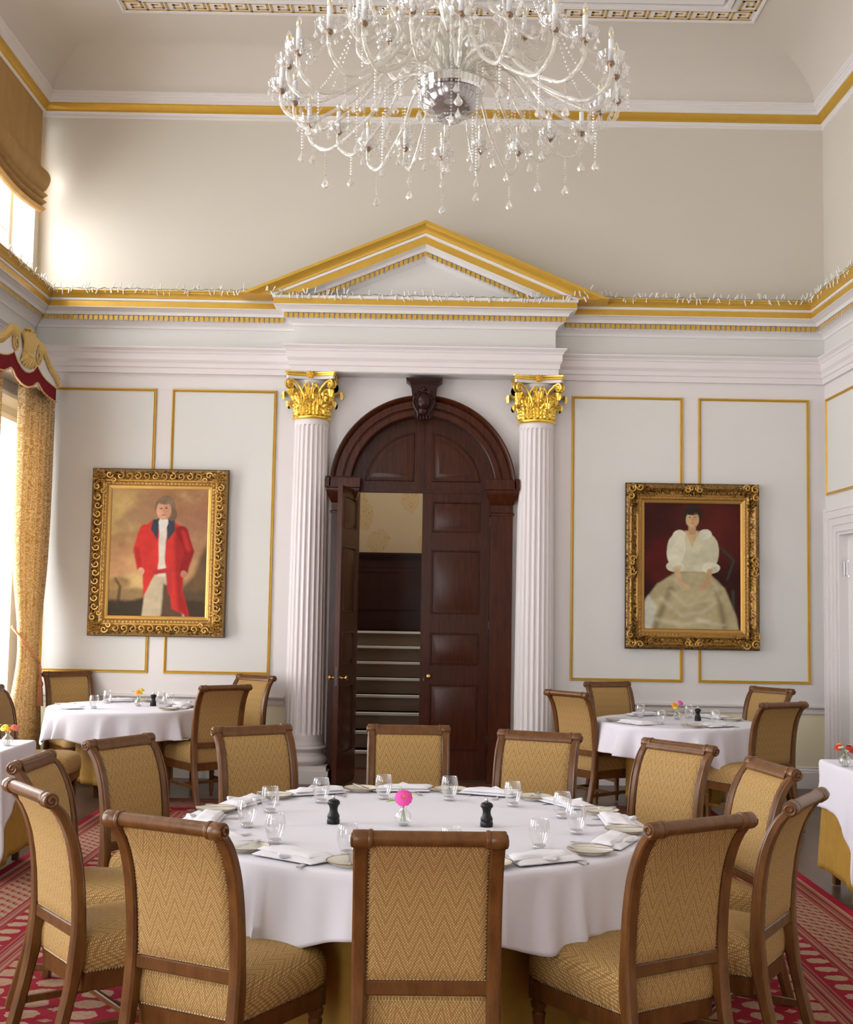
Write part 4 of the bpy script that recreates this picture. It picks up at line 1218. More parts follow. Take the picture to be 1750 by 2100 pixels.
for c, nm, w, A in ((LT, 'left', 'the round table by the curtain', (30, 112, 215, 352)), (RT, 'right', 'the round table under the lady painting', (40, 112, 220, 300))):
    for i, ang in enumerate(A):
        setting(c, ang, .52, .50, .36, math.radians(27.5), 0, math.radians(20), "%s on %s" % (['back right','back left','front left','front right'][i], w), ' on the small round tables', i)
put('mill', make_mill, (-.369, 5.141, ZC), 0, 'black pepper mill left of the pink flower on the large table', 'pepper mills')
put('mill', make_mill, (.273, 5.135, ZC), 0, 'black pepper mill right of the pink flower on the large table', 'pepper mills')
put('mill', make_mill, (-2.365, 10.66, ZC), 0, 'black pepper mill on the small round table by the curtain', 'pepper mills')
put('mill', make_mill, (2.288, 10.15, ZC), 0, 'black pepper mill on the small round table under the lady painting', 'pepper mills')
put('mill', make_mill, (2.625, 7.26, ZC), 0, 'black pepper mill beside the red flowers at the right edge', 'pepper mills')
VS = [((-.076, 5.124), 'with pink flower in the middle of the large table'), ((-2.485, 10.62), 'with orange flowers on the round table by the curtain'),
      ((2.139, 10.26), 'with pink flowers on the round table under the lady painting'), ((-2.592, 7.62), 'with yellow and coral flowers at the left edge'),
      ((2.535, 7.33), 'with red flowers on the square table at the right edge')]
for (x, y), w in VS: put('vase', make_vase, (x, y, ZC), 0, 'round glass bud vase '+w, 'bud vases')
def flowers(x, y, label, heads, leaves, big=False):
    t = thing('flower_posy' if not big else 'zinnia', label, 'flower', (x, y, ZC))
    s = MB()
    for (dx, dy, dz, r, mt, kind, tx, ty) in heads: s.tube([(-dx*.5, -dy*.5, .012), (0, 0, .07), (dx*.6, dy*.6, dz*.85), (dx, dy, dz)], .0013, 5)
    for (dx, dy, dz, mt, sc_) in leaves: s.tube([(-dx*.4, dy*.3, .015), (0, 0, .07), (dx*.7, dy*.7, dz*.9), (dx, dy, dz)], .001, 5)
    s.build('stem', M['leaf'], t)
    for (dx, dy, dz, r, mt, kind, tx, ty) in heads:
        b = MB(); nrm = Vector((tx, ty, 1)).normalized(); rot = nrm.to_track_quat('Z', 'Y').to_matrix()
        rings = ((r, 12, .0), (r*.82, 12, .25), (r*.6, 10, .5)) if kind == 'z' else ((r, 7, .35), (r*.7, 6, .9))
        for (rr, n_, lift) in rings:
            for i in range(n_):
                a = 2*PI*i/n_+lift*2; d = Vector((math.cos(a), math.sin(a), 0)); sd = Vector((-math.sin(a), math.cos(a), 0)); wd = PI*rr/n_*1.15
                vs = []
                for (u, w_) in ((.15,.3),(.45,.8),(.8,1.0),(.97,.75),(1.03,.3)):
                    zz = r*(lift*.45*u + .10*math.sin(u*3)) - r*.22*u*u
                    vs += [d*rr*u-sd*wd*w_+Vector((0,0,zz)), d*rr*u+Vector((0,0,zz+.08*r)), d*rr*u+sd*wd*w_+Vector((0,0,zz))]
                fs = [(3*q, 3*q+1, 3*q+4, 3*q+3) for q in range(4)]+[(3*q+1, 3*q+2, 3*q+5, 3*q+4) for q in range(4)]
                b.add([rot @ v+Vector((dx, dy, dz)) for v in vs], fs)
        o = b.build('petals', M[mt], t, 80)
        b = MB()
        for i in range(9):
            a = i*2.4; q = r*.20*math.sqrt(i/9); b.bead(rot @ Vector((q*math.cos(a), q*math.sin(a), r*.22))+Vector((dx, dy, dz)), r*.075)
        b.build('flower_heart', M['petal_heart'], t)
    for (dx, dy, dz, mt, sc_) in leaves:
        b = MB()
        def lf(u, v, dx=dx, dy=dy, dz=dz, sc_=sc_):
            w_ = sc_*.45*math.sin(PI*min(1, v*1.02))**.8*(u-.5)*2; L_ = sc_*v*1.5; an = math.atan2(dy, dx)
            return (dx+math.cos(an)*L_-math.sin(an)*w_, dy+math.sin(an)*L_+math.cos(an)*w_, dz+.25*L_-abs(w_)*.3-.9*L_*L_/.03*.3)
        b.grid(lf, 4, 8); b.build('leaf', M[mt], t, 80)
    return t
flowers(-.076, 5.124, 'bright pink zinnia with orange heart and green sprigs in the central bud vase', [(.0, -.012, .118, .0365, 'petal_pink', 'z', .05, -1.6)], [(-.03, -.005, .105, 'leaf', .03), (-.022, .01, .150, 'leafpale', .02), (.022, .01, .137, 'leafpale', .022), (.03, .0, .128, 'petal_yellow', .014), (-.012, .012, .158, 'leafpale', .016)], True)
flowers(-2.485, 10.62, 'orange and yellow flowers in the bud vase on the curtain-side round table', [(-.012, -.01, .125, .024, 'petal_orange', 'z', -.3, -1.2), (.028, 0, .14, .020, 'petal_yellow', 'l', .5, -.8), (.018, -.01, .112, .018, 'petal_yellow', 'l', .4, -1)], [(-.03, 0, .13, 'leaf', .03), (.0, .01, .15, 'leaf', .025)])
flowers(2.139, 10.26, 'orange, yellow and pink flowers in the bud vase under the lady painting', [(-.030, -.01, .125, .022, 'petal_orange', 'z', -.3, -1.2), (.030, 0, .140, .026, 'petal_pink', 'z', .5, -1), (-.018, -.015, .105, .022, 'petal_yellow', 'z', 0, -1.2)], [(.0, .01, .12, 'leafpale', .03), (-.03, .0, .105, 'leaf', .02)])
flowers(-2.592, 7.62, 'yellow, orange and coral flowers in the bud vase at the left edge', [(-.022, -.01, .115, .026, 'petal_yellow', 'z', -.3, -1.1), (.012, -.015, .105, .018, 'petal_orange', 'z', .2, -1.1), (.044, 0, .112, .026, 'petal_coral', 'l', .7, -.7)], [(-.035, 0, .13, 'leafpale', .03), (.0, .01, .125, 'leaf', .03)])
flowers(2.535, 7.33, 'red flowers with pale green bracts in the bud vase at the right edge', [(-.038, 0, .112, .024, 'petal_red', 'l', -.7, -.7), (.032, -.012, .108, .030, 'petal_red', 'z', .5, -1), (-.030, .01, .12, .018, 'petal_orange', 'l', -.4, -1)], [(-.012, -.01, .12, 'leafpale', .035), (.012, .0, .13, 'leafpale', .035), (.0, -.012, .10, 'leafpale', .03)])
# ------------------------------------------------------------------ framed paintings
def smooth(x): x = np.clip(x, 0, 1); return x*x*(3-2*x)
def fbm(x, y, seed, oct_=4, f0=3.0):
    rs = np.random.RandomState(seed); out = np.zeros_like(x); amp = 1; tot = 0
    for o in range(oct_):
        for _ in range(3):
            a = rs.uniform(0, 2*PI); f = f0*2**o*rs.uniform(.7, 1.3); p = rs.uniform(0, 2*PI)
            out += amp*np.sin(f*(x*np.cos(a)+y*np.sin(a))+p+1.3*np.sin(f*.6*(y*np.cos(a)-x*np.sin(a))+p*2))/3
        tot += amp; amp *= .55
    return out/tot
class Paint:
    def __init__(s, W, H, nx, nz):
        s.nx, s.nz = nx, nz
        u, v = np.meshgrid(np.linspace(0, 1, nx+1), np.linspace(0, 1, nz+1)); s.u, s.v = u.ravel(), v.ravel()*H/W; s.as_ = H/W
        s.c = np.zeros((s.u.size, 3)); s.W, s.H = W, H
    def lay(s, a, col):
        a = np.clip(a, 0, 1)[:, None]; s.c = s.c*(1-a)+np.asarray(col)*a
    def ell(s, cx, cy, rx, ry, rot=0, soft=.1):
        c, n = math.cos(rot), math.sin(rot); x = (s.u-cx)*c+(s.v-cy)*n; y = -(s.u-cx)*n+(s.v-cy)*c
        return smooth((1-np.sqrt((x/rx)**2+(y/ry)**2))/soft+.5)
    def cap(s, P, r0, r1, soft=.012):
        best = np.full(s.u.shape, 9.0)
        for i in range(len(P)-1):
            ax, ay = P[i]; bx, by = P[i+1]; dx, dy = bx-ax, by-ay
            t = np.clip(((s.u-ax)*dx+(s.v-ay)*dy)/(dx*dx+dy*dy+1e-9), 0, 1)
            q = (i+t)/(len(P)-1); d = np.hypot(s.u-ax-t*dx, s.v-ay-t*dy)-(r0+(r1-r0)*q); best = np.minimum(best, d)
        return smooth(.5-best/soft)
    def poly(s, P, soft=.012):
        n = len(P); inside = np.zeros(s.u.shape, bool); dist = np.full(s.u.shape, 9.0)
        for i in range(n):
            ax, ay = P[i]; bx, by = P[(i+1) % n]
            cond = ((ay > s.v) != (by > s.v)) & (s.u < (bx-ax)*(s.v-ay)/((by-ay) if by != ay else 1e-9)+ax); inside ^= cond
            dx, dy = bx-ax, by-ay; t = np.clip(((s.u-ax)*dx+(s.v-ay)*dy)/(dx*dx+dy*dy+1e-9), 0, 1)
            dist = np.minimum(dist, np.hypot(s.u-ax-t*dx, s.v-ay-t*dy))
        return smooth(.5+np.where(inside, dist, -dist)/soft)
    def obj(s, parent):
        b = MB(); W, H = s.W, s.H
        b.grid(lambda u, v: (-W/2+W*u, 0, -H/2+H*v), s.nx, s.nz)
        o = b.build('canvas', M['oil'], parent); setcol(o, s.c); return o
def painting_man(W, H):
    p = Paint(W, H, 150, 196); u, v = p.u, p.v; n1 = fbm(u, v, 3, 5, 4); n2 = fbm(u, v, 8, 5, 9)
    base = np.outer(np.ones(u.size), (.50,.27,.10)); p.c = base
    p.lay(.6+.5*n1, (.60,.38,.15)); p.lay(p.ell(.18, .95, .45, .35, .2, .9)*.8, (.62,.44,.17)); p.lay(p.ell(.95, 1.25, .6, .4, .3, .8)*.8, (.27,.11,.06))
    p.lay(smooth((n1+.7*n2)*1.3-.1)*.6, (.66,.50,.22)); p.lay(smooth(-(n1*1.4+n2*.7))*.6, (.24,.11,.08))
    p.lay(p.ell(.18, .74, .36, .13, .15, .6)*(.6+.5*n2), (.28,.11,.06)); p.lay(p.ell(.1, .55, .3, .15, 0, .7)*.7, (.55,.28,.14)); p.lay(p.ell(.95, .8, .35, .28, .2, .7)*.6, (.30,.14,.09))
    p.lay(smooth((.30+.05*n1-v)/.06), (.30,.19,.08)); p.lay(smooth((.20+.08*n2-v)/.06), (.045,.03,.015))
    p.lay(p.poly([(.72,0),(1.02,0),(1.02,.80),(.93,.62),(.86,.42),(.74,.30)], .08)*(.85+.2*n1), (.055,.035,.018))
    p.lay(p.cap([(.10,.10),(.12,.30),(.07,.38)], .02, .01, .03)*.8, (.06,.035,.015)); p.lay(p.ell(.10, .34, .12, .06, 0, .8)*(.5+.9*n2), (.10,.055,.02))
    # generic standing figure in a red coat, arms at the sides
    p.u = .5+(u-.54)/1.14+.006*fbm(u, v, 31, 3, 22); p.v = .02+(v-.0)/1.08+.006*fbm(u, v, 37, 3, 22)
    skin = (.62,.33,.20); red = (.58,.035,.025); dred = (.26,.012,.012); lin = (.62,.56,.46)
    p.lay(p.poly([(.33,0),(.37,.40),(.50,.46),(.66,.40),(.72,0)], .02), (.52,.42,.27)); p.lay(p.poly([(.50,0),(.52,.33),(.68,.30),(.70,0)], .03), (.10,.055,.03))
    p.lay(p.poly([(.35,.88),(.40,.93),(.58,.93),(.68,.86),(.71,.60),(.69,.28),(.76,.02),(.60,.10),(.55,.40),(.44,.42),(.34,.20),(.33,.45),(.31,.70)], .02), red)
    p.lay(p.poly([(.60,.88),(.68,.86),(.71,.60),(.69,.28),(.76,.02),(.66,.08),(.62,.40)], .05)*.75, dred)
    p.lay(p.poly([(.46,.92),(.54,.92),(.52,.55),(.56,.40),(.46,.40),(.47,.60)], .015), lin); 
    p.lay(p.cap([(.34,.84),(.28,.66),(.31,.48)], .052, .036, .02), red); p.lay(p.cap([(.27,.66),(.30,.50)], .02, .02, .03)*.5, dred)
    p.lay(p.cap([(.67,.83),(.74,.64),(.70,.46)], .052, .036, .02), dred); p.lay(p.cap([(.68,.82),(.735,.66)], .02, .02, .03)*.6, red)
    p.lay(p.ell(.315, .445, .030, .036), skin); p.lay(p.ell(.70, .425, .028, .034), (.42,.20,.12))
    p.lay(p.cap([(.44,.44),(.60,.47)], .022, .022, .015), (.45,.03,.03)); p.lay(p.cap([(.56,.45),(.58,.25)], .03, .018, .02), (.45,.03,.03))
    p.lay(p.poly([(.41,.94),(.47,.95),(.45,.74),(.39,.84)], .015), (.045,.05,.06)); p.lay(p.poly([(.53,.95),(.60,.94),(.61,.84),(.54,.74)], .015), (.045,.05,.06))
    p.lay(p.ell(.50, .91, .042, .06), (.72,.68,.60)); p.lay(p.ell(.49, .86, .030, .035), (.66,.62,.55))
    p.lay(p.ell(.515, 1.055, .092, .112, -.1), (.20,.13,.075)); p.lay(p.ell(.575, .99, .045, .065), (.16,.10,.055))
    p.lay(p.ell(.50, 1.025, .066, .088), skin); p.lay(p.ell(.51, 1.115, .070, .035), (.22,.145,.085)); p.lay(p.ell(.535, 1.02, .035, .08, 0, .5)*.5, (.40,.19,.11))
    p.lay(p.ell(.477, 1.045, .011, .006), (.09,.05,.04)); p.lay(p.ell(.522, 1.045, .011, .006), (.09,.05,.04)); p.lay(p.cap([(.497,1.04),(.494,1.01)], .003, .006, .01)*.6, (.42,.18,.11)); p.lay(p.ell(.498, .983, .016, .005), (.42,.11,.09))
    p.c *= (1+.16*fbm(u, v, 21, 3, 26)+.06*fbm(u, v, 25, 2, 70))[:, None]
    return p
def painting_woman(W, H):
    p = Paint(W, H, 150, 196); u, v = p.u, p.v; n1 = fbm(u, v, 5, 5, 5); n2 = fbm(u, v, 9, 5, 12)
    p.c = np.outer(np.ones(u.size), (.035,.007,.005)); p.lay(.35+.6*n1, (.075,.010,.006)); p.lay(p.ell(.85, 1.0, .28, .35, 0, .9)*.6, (.14,.014,.010))
    p.lay(p.ell(.28, .72, .33, .25, .2, .5)*(.7+.3*n2), (.15,.012,.009)); p.lay(p.cap([(.80,.85),(.93,.72),(.86,.52)], .014, .01, .02), (.05,.06,.04))
    p.lay(p.cap([(.92,.40),(.93,.15)], .016, .010, .02), (.05,.065,.045)); p.lay(smooth((.12-v)/.1)*.7, (.03,.008,.006))
    skin = (.58,.38,.20); gown = (.42,.35,.19); pale = (.66,.62,.46); dk = (.17,.13,.06)
    p.c *= .7; p.lay(p.ell(.62, 1.1, .30, .26, 0, .9)*.35, (.13,.018,.010))
    # generic seated figure in a pale gown, head upright, hands apart on the lap
    p.u = .5+(u-.5)/1.12+.007*fbm(u, v, 31, 3, 20); p.v = v/1.03+.007*fbm(u, v, 37, 3, 20)
    p.lay(p.poly([(.0,0),(.04,.25),(.18,.46),(.36,.58),(.64,.58),(.80,.42),(.90,.15),(.93,0)], .03), gown)
    p.lay(p.poly([(.0,0),(.0,.20),(.10,.34),(.18,.22),(.12,0)], .04), (.55,.53,.42)); p.lay(p.cap([(.16,.02),(.30,.40)], .02, .03, .06)*.8, dk); p.lay(p.cap([(.80,.03),(.74,.36)], .02, .03, .06)*.8, dk)
    for P, w_ in (([(.22,.30),(.40,.14),(.60,.18),(.72,.28)], .022), ([(.30,.38),(.45,.24),(.64,.30)], .016), ([(.18,.10),(.40,.05),(.66,.10)], .02), ([(.34,.50),(.42,.40)], .014), ([(.70,.46),(.78,.30)], .014), ([(.55,.10),(.80,.05)], .02)):
        p.lay(p.cap(P, w_, w_*.4, .05)*.42, pale)
    p.lay(p.ell(.50, .30, .25, .10, .1, .8)*.35, (.50,.42,.24))
    p.lay(p.poly([(.36,.97),(.62,.98),(.70,.80),(.64,.58),(.36,.58),(.30,.80)], .02), (.56,.52,.35)); p.lay(p.poly([(.43,.99),(.56,.99),(.50,.82)], .015), skin)
    p.lay(p.ell(.35, .80, .085, .17, -.1), pale); p.lay(p.ell(.66, .80, .085, .17, .1), (.54,.50,.34)); p.lay(p.ell(.38, .95, .06, .05), pale); p.lay(p.ell(.62, .96, .06, .05), (.62,.60,.48))
    for cx, cy in ((.34,.63),(.67,.62)):
        p.lay(p.ell(cx, cy, .085, .055), pale); p.lay(p.ell(cx+.02, cy-.02, .05, .03, .4, .6)*.6, (.40,.37,.24))
    p.lay(p.cap([(.36,.60),(.38,.50),(.43,.44)], .026, .018, .012), skin); p.lay(p.cap([(.66,.59),(.64,.48),(.60,.43)], .026, .018, .012), (.50,.30,.15))
    p.lay(p.ell(.45, .425, .034, .024, -.4), skin); p.lay(p.ell(.585, .415, .032, .024, .4), (.52,.31,.17))
    p.lay(p.cap([(.50,.98),(.50,1.06)], .034, .034, .01), (.48,.29,.14)); p.lay(p.ell(.50, 1.150, .088, .098), (.028,.016,.010)); p.lay(p.ell(.515, 1.235, .045, .04), (.028,.016,.010))
    p.lay(p.ell(.50, 1.105, .060, .080), skin); p.lay(p.ell(.50, 1.185, .062, .035), (.028,.016,.010)); p.lay(p.ell(.53, 1.10, .03, .07, 0, .5)*.45, (.38,.21,.10))
    p.lay(p.ell(.478, 1.13, .010, .005), (.06,.03,.02)); p.lay(p.ell(.522, 1.13, .010, .005), (.06,.03,.02)); p.lay(p.ell(.50, 1.072, .015, .006), (.45,.10,.08)); p.lay(p.cap([(.50,1.12),(.497,1.095)], .003, .006, .01)*.5, (.38,.2,.1))
    p.c *= (1+.18*fbm(u, v, 22, 3, 24)+.06*fbm(u, v, 26, 2, 70))[:, None]
    return p
def ornate_frame(t, W, H, cw, ch, kind):
    # profile across the frame: q 0 outer edge .. 1 sight edge -> height
    ex = (W-cw)/2; ez = (H-ch)/2; nq = 26
    if kind == 0: hp = lambda q: np.interp(q, [0,.02,.06,.10,.30,.52,.58,.64,.70,.78,.84,.92,1], [0,.030,.034,.050,.085,.062,.046,.046,.052,.050,.036,.034,.028])
    else: hp = lambda q: np.interp(q, [0,.02,.10,.14,.20,.28,.34,.42,.50,.58,.64,.70,.78,.84,.92,1], [0,.028,.030,.046,.074,.080,.066,.040,.034,.050,.056,.046,.050,.040,.036,.026])
    b = MB(); cols = []
    sides = [((-W/2,-H/2),(W/2,-H/2),(-cw/2,-ch/2),(cw/2,-ch/2)), ((W/2,-H/2),(W/2,H/2),(cw/2,-ch/2),(cw/2,ch/2)), ((W/2,H/2),(-W/2,H/2),(cw/2,ch/2),(-cw/2,ch/2)), ((-W/2,H/2),(-W/2,-H/2),(-cw/2,ch/2),(-cw/2,-ch/2))]
    for si, (o0, o1, i0, i1) in enumerate(sides):
        L = math.hypot(o1[0]-o0[0], o1[1]-o0[1]); n = int(L/.0068)
        vs = []
        for k in range(n+1):
            s = k/n
            for j in range(nq+1):
                q = j/nq
                ax, az = o0[0]+(i0[0]-o0[0])*q, o0[1]+(i0[1]-o0[1])*q; bx, bz = o1[0]+(i1[0]-o1[0])*q, o1[1]+(i1[1]-o1[1])*q
                x, z = ax+(bx-ax)*s, az+(bz-az)*s
                h = float(hp(q)); am = 0
                if kind == 0 and .08 < q < .56: am = math.sin(PI*(q-.08)/.48)**.6*.030
                if kind == 1:
                    if q < .12: am = .006
                    elif .36 < q < .54: am = .012
                    elif .14 < q < .36: am = .004
                cdist = min(s, 1-s)*L; corner = math.exp(-((cdist-ex*.45)/(ex*.75))**4); mid = math.exp(-(((s-.5)*L)/.13)**4) if kind == 1 else 0
                if kind == 1 and q < .66: am = max(am, .028*max(corner, mid)*math.sin(PI*min(1, q/.66))**.5)
                f = 62 if kind == 0 else 58
                a_ = noise.noise(Vector((x*f, z*f, si*3.1))); b_ = noise.noise(Vector((x*f*1.9+9, z*f*1.9, 4)))
                r_n = 1-abs(a_)*2.6; d = am*(r_n*.75+b_*.5)
                if .66 < q < .80: d += .004*max(0, math.sin((s*L)*2*PI/.045))**2
                if am < .002: d += .0008*b_
                vs.append((x, -(h+d), z))
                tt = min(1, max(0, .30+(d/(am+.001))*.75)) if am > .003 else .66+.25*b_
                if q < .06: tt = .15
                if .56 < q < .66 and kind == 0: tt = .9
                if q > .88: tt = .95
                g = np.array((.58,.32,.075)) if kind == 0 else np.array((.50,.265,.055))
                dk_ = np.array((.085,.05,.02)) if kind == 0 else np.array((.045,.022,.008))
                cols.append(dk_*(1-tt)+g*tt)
        b.add(vs, [(k*(nq+1)+j, (k+1)*(nq+1)+j, (k+1)*(nq+1)+j+1, k*(nq+1)+j+1) for k in range(n) for j in range(nq)])
    nv = len(b.v)
    def curl(cx, cz, r, turns, a0, th, y, sg=1):
        P = []
        for i in range(20):
            q = i/19; rr = r*(1-.8*q); a = a0+sg*q*turns*2*PI; P.append((cx+rr*math.cos(a), y-.012*q, cz+rr*math.sin(a)))
        b.tube(P, [th*(1-.4*i/20) for i in range(20)], 6)
    for sx in (-1, 1):
        for sz in (-1, 1):
            cx, cz = sx*(W/2-ex*.42), sz*(H/2-ez*.42)
            if kind == 0:
                for i in range(3):
                    for k in range(7):
                        a = k*2*PI/7+i*.4; rr = (.052, .034, .016)[i]; b.bead((cx+rr*math.cos(a), -.088-.008*i, cz+rr*math.sin(a)), (.024,.018,.012)[i])
                curl(cx+sx*(-.10), cz+sz*.015, .034, 1.2, 0, .010, -.09, sx); curl(cx+sx*.015, cz+sz*(-.10), .034, 1.2, PI/2, .010, -.09, -sx)
                curl(cx+sx*(-.14), cz-sz*.03, .026, 1.2, PI, .009, -.08, -sx); curl(cx-sx*.04, cz-sz*.14, .026, 1.2, 0, .009, -.08, sx)
            else:
                curl(cx+sx*.025, cz+sz*.025, .040, 1.3, PI/4, .011, -.085, sx); curl(cx-sx*.055, cz+sz*.035, .034, 1.2, PI, .010, -.085, -sx*sz); curl(cx+sx*.035, cz-sz*.055, .034, 1.2, PI/2, .010, -.085, sx*sz)
                b.bead((cx+sx*.045, -.095, cz+sz*.045), .020)
                for k in range(5): a = k*2*PI/5; b.bead((cx-sx*.02+.022*math.cos(a), -.075, cz-sz*.02+.022*math.sin(a)), .012)
    def along(step, rr, th, yy, inset):
        for (L, fx) in ((W, 0), (H, 1)):
            n = int((L-2*ex-.10)/step); st = (L-2*ex-.10)/n
            for sgn in (-1, 1):
                for i in range(n):
                    s_ = -L/2+ex+.05+st*(i+.5); o = sgn*((H/2-ez*inset) if fx == 0 else (W/2-ex*inset))
                    cx, cz = (s_, o) if fx == 0 else (o, s_)
                    curl(cx, cz, rr, 1.15, (PI/2 if fx == 0 else 0)+(PI if i % 2 else 0), th, yy, 1 if i % 2 else -1)
                    d_ = st*.5; b.bead((cx+(d_ if fx == 0 else 0), yy+.01, cz+(0 if fx == 0 else d_)), .011)
                    b.bead((cx+(d_ if fx == 0 else .03*sgn), yy+.02, cz+(.03*sgn if fx == 0 else d_)), .008)
    if kind == 0: along(.078, .036, .0085, -.088, .40)
    if kind == 1:
        for (cx, cz, hz) in ((0, H/2-ez*.34, 1), (0, -H/2+ez*.34, 1), (W/2-ex*.34, 0, 0), (-W/2+ex*.34, 0, 0)):
            for s_ in (-1, 1):
                curl(cx+(s_*.060 if hz else 0), cz+(0 if hz else s_*.060), .034, 1.25, (PI/2 if hz else 0), .010, -.088, s_)
                curl(cx+(s_*.022 if hz else (.01 if cx > 0 else -.01)), cz+((.01 if cz > 0 else -.01) if hz else s_*.022), .024, 1.0, PI/2, .009, -.10, -s_)
            b.bead((cx+(.028*np.sign(cx) if not hz else 0), -.10, cz+(.028*np.sign(cz) if hz else 0)), .018)
    b.box(-W/2+.002, -.028, -H/2+.002, W/2-.002, 0, -ch/2); b.box(-W/2+.002, -.028, ch/2, W/2-.002, 0, H/2-.002); b.box(-W/2+.002, -.028, -ch/2, -cw/2, 0, ch/2); b.box(cw/2, -.028, -ch/2, W/2-.002, 0, ch/2)
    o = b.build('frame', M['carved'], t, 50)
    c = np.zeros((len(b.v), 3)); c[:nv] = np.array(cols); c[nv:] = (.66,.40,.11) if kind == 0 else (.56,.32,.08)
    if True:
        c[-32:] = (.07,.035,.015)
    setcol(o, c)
for (x0, x1, z0, z1, cx0, cx1, cz0, cz1, fn, kind, lab) in (
    (-3.252, -1.925, 1.335, 2.960, -3.058, -2.122, 1.530, 2.758, painting_man, 0, 'ornate gilt framed oil painting of a standing figure in red coat under a cloudy sky'),
    (1.927, 3.225, 1.300, 2.908, 2.118, 3.043, 1.492, 2.706, painting_woman, 1, 'gilt framed oil painting of a seated lady in pale gown on dark red')):
    W_, H_ = x1-x0, z1-z0; cx, cz = (x0+x1)/2, (z0+z1)/2
    t = thing('framed_painting', lab, 'painting', (cx, YB-.022, cz), 0, 'paintings on the end wall')
    ccx, ccz = (cx0+cx1)/2-cx, (cz0+cz1)/2-cz
    p = fn(cx1-cx0+.01, cz1-cz0+.01); cv = p.obj(t); cv.location = (0, -.022, 0)
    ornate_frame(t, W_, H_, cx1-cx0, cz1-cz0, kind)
# ------------------------------------------------------------------ curtain, pelmet, blind
def drape(name, y0, y1, x, z0, z1, nf, amp, tie=None, seed=0, parent=None, mat='curtain'):
    rnd = random.Random(seed); ph = [rnd.uniform(0, 6) for _ in range(4)]
    b = MB(); nu, nv = nf*14, 46
    def fn(u, v):
        z = z1+(z0-z1)*v; y = y0+(y1-y0)*u; a = amp
        w = math.sin(u*nf*2*PI+ph[0]+.5*math.sin(v*3+ph[1]))*a + .3*a*math.sin(u*nf*PI*1.3+ph[2]+v*2)
        if tie:
            zt, yt, k = tie; g = math.exp(-((z-zt)/(.62 if z > zt else .50))**2)
            y = y+(yt-y)*g*k; w *= (1-.45*g)
        return (x+w, y, z)
    b.grid(fn, nu, nv, uvfn=lambda u, v: (u*(y1-y0)*1.8, v*(z1-z0)))
    o = b.build(name, M[mat], parent, 80)
    so = o.modifiers.new('thickness', 'SOLIDIFY'); so.thickness = .004
    return o
cu = thing('window_curtain', 'long gold damask curtain tied back with rope in the window corner', 'curtain', (0, 0, 0))
drape('curtain_panel', 10.68, 11.60, XL+.235, .02, 3.62, 10, .036, (1.20, 11.28, .42), 2, cu)
b = MB()
P = [(XL+.19, 10.86, 1.43), (XL+.235, 10.90, 1.36), (XL+.28, 11.00, 1.27), (XL+.295, 11.15, 1.18), (XL+.29, 11.30, 1.12), (XL+.28, 11.40, 1.08)]
b.tube(smooth_path(P, 6), .012, 8, shape=lambda a: 1+.22*math.cos(3*a), twist=.6)
P = [(XL+.28, 11.40, 1.09), (XL+.29, 11.41, 1.00), (XL+.29, 11.42, .90)]
b.tube(smooth_path(P, 6), .011, 8, shape=lambda a: 1+.22*math.cos(3*a), twist=.6)
b.build('tieback_rope', M['tassel'], cu, 50)
b = MB(); b.lathe([(.010,.92),(.024,.90),(.027,.875),(.018,.855),(.024,.845),(.034,.68),(.0,.675)], 18, (XL+.29, 11.42, 0), fn=lambda k, a, r, z: r*(1+.08*math.cos(9*a)))
b.build('tassel', M['tassel'], cu, 40)
c2 = thing('window_curtain', 'gold damask curtain at the picture edge, on the far side of the same window', 'curtain', (0, 0, 0))
drape('curtain_panel', 9.50, 10.12, XL+.235, .02, 3.66, 7, .034, (1.20, 9.75, .5), 5, c2)
# pelmet board: white with carved gold leafage, crimson valance edged with braid
pm = thing('curtain_pelmet', 'white and gold carved pelmet with crimson valance above the corner curtain', 'pelmet', (XL, 0, 0))
PXo = .34
def topz(y):
    return float(np.interp(abs(y-10.42), [0,.10,.20,.42,.62,.78,.91], [4.00,4.005,3.985,3.975,3.85,3.79,3.715]))
def midz(y):
    return float(np.interp(abs(y-10.42), [0,.10,.20,.27,.31,.36,.46,.58,.72,.91], [3.655,3.668,3.70,3.745,3.772,3.745,3.712,3.69,3.678,3.668]))
def botz(y):
    return float(np.interp(abs(y-10.42), [0,.10,.22,.30,.36,.42,.52,.66,.78,.91], [3.535,3.540,3.568,3.61,3.625,3.60,3.565,3.55,3.545,3.54]))
ys_ = [9.50+i*.0175 for i in range(200)]; ys_ = [y for y in ys_ if y <= 11.335]
def strip(f_lo, f_hi, x, th, mt, name):
    b = MB(); vs = []
    for y in ys_: vs += [(x, y, f_lo(y)), (x, y, f_hi(y)), (x+th, y, f_hi(y)), (x+th, y, f_lo(y))]
    n = len(ys_); b.add(vs, [(4*i+j, 4*i+(j+1) % 4, 4*i+4+(j+1) % 4, 4*i+4+j) for i in range(n-1) for j in range(4)]+[(0,1,2,3), (4*n-1, 4*n-2, 4*n-3, 4*n-4)])
    return b
b = strip(midz, topz, PXo, .025, 0, ''); b.box(0, 11.31, 3.66, PXo, 11.335, 3.72); b.box(0, 9.50, 3.69, PXo+.01, 11.335, 3.705)
b.build('board', M['white'], pm, 30)
b = strip(botz, midz, PXo+.004, .012, 0, '')
b.build('valance', M['crimson'], pm, 30)
b = MB()
b.tube([(PXo+.018, y, botz(y)) for y in ys_], .008, 6, shape=lambda a: 1+.3*math.cos(2*a), twist=.7)
b.tube([(PXo+.022, y, midz(y)) for y in ys_], .006, 6)
b.build('braid', M['braid'], pm, 50)
b = MB()
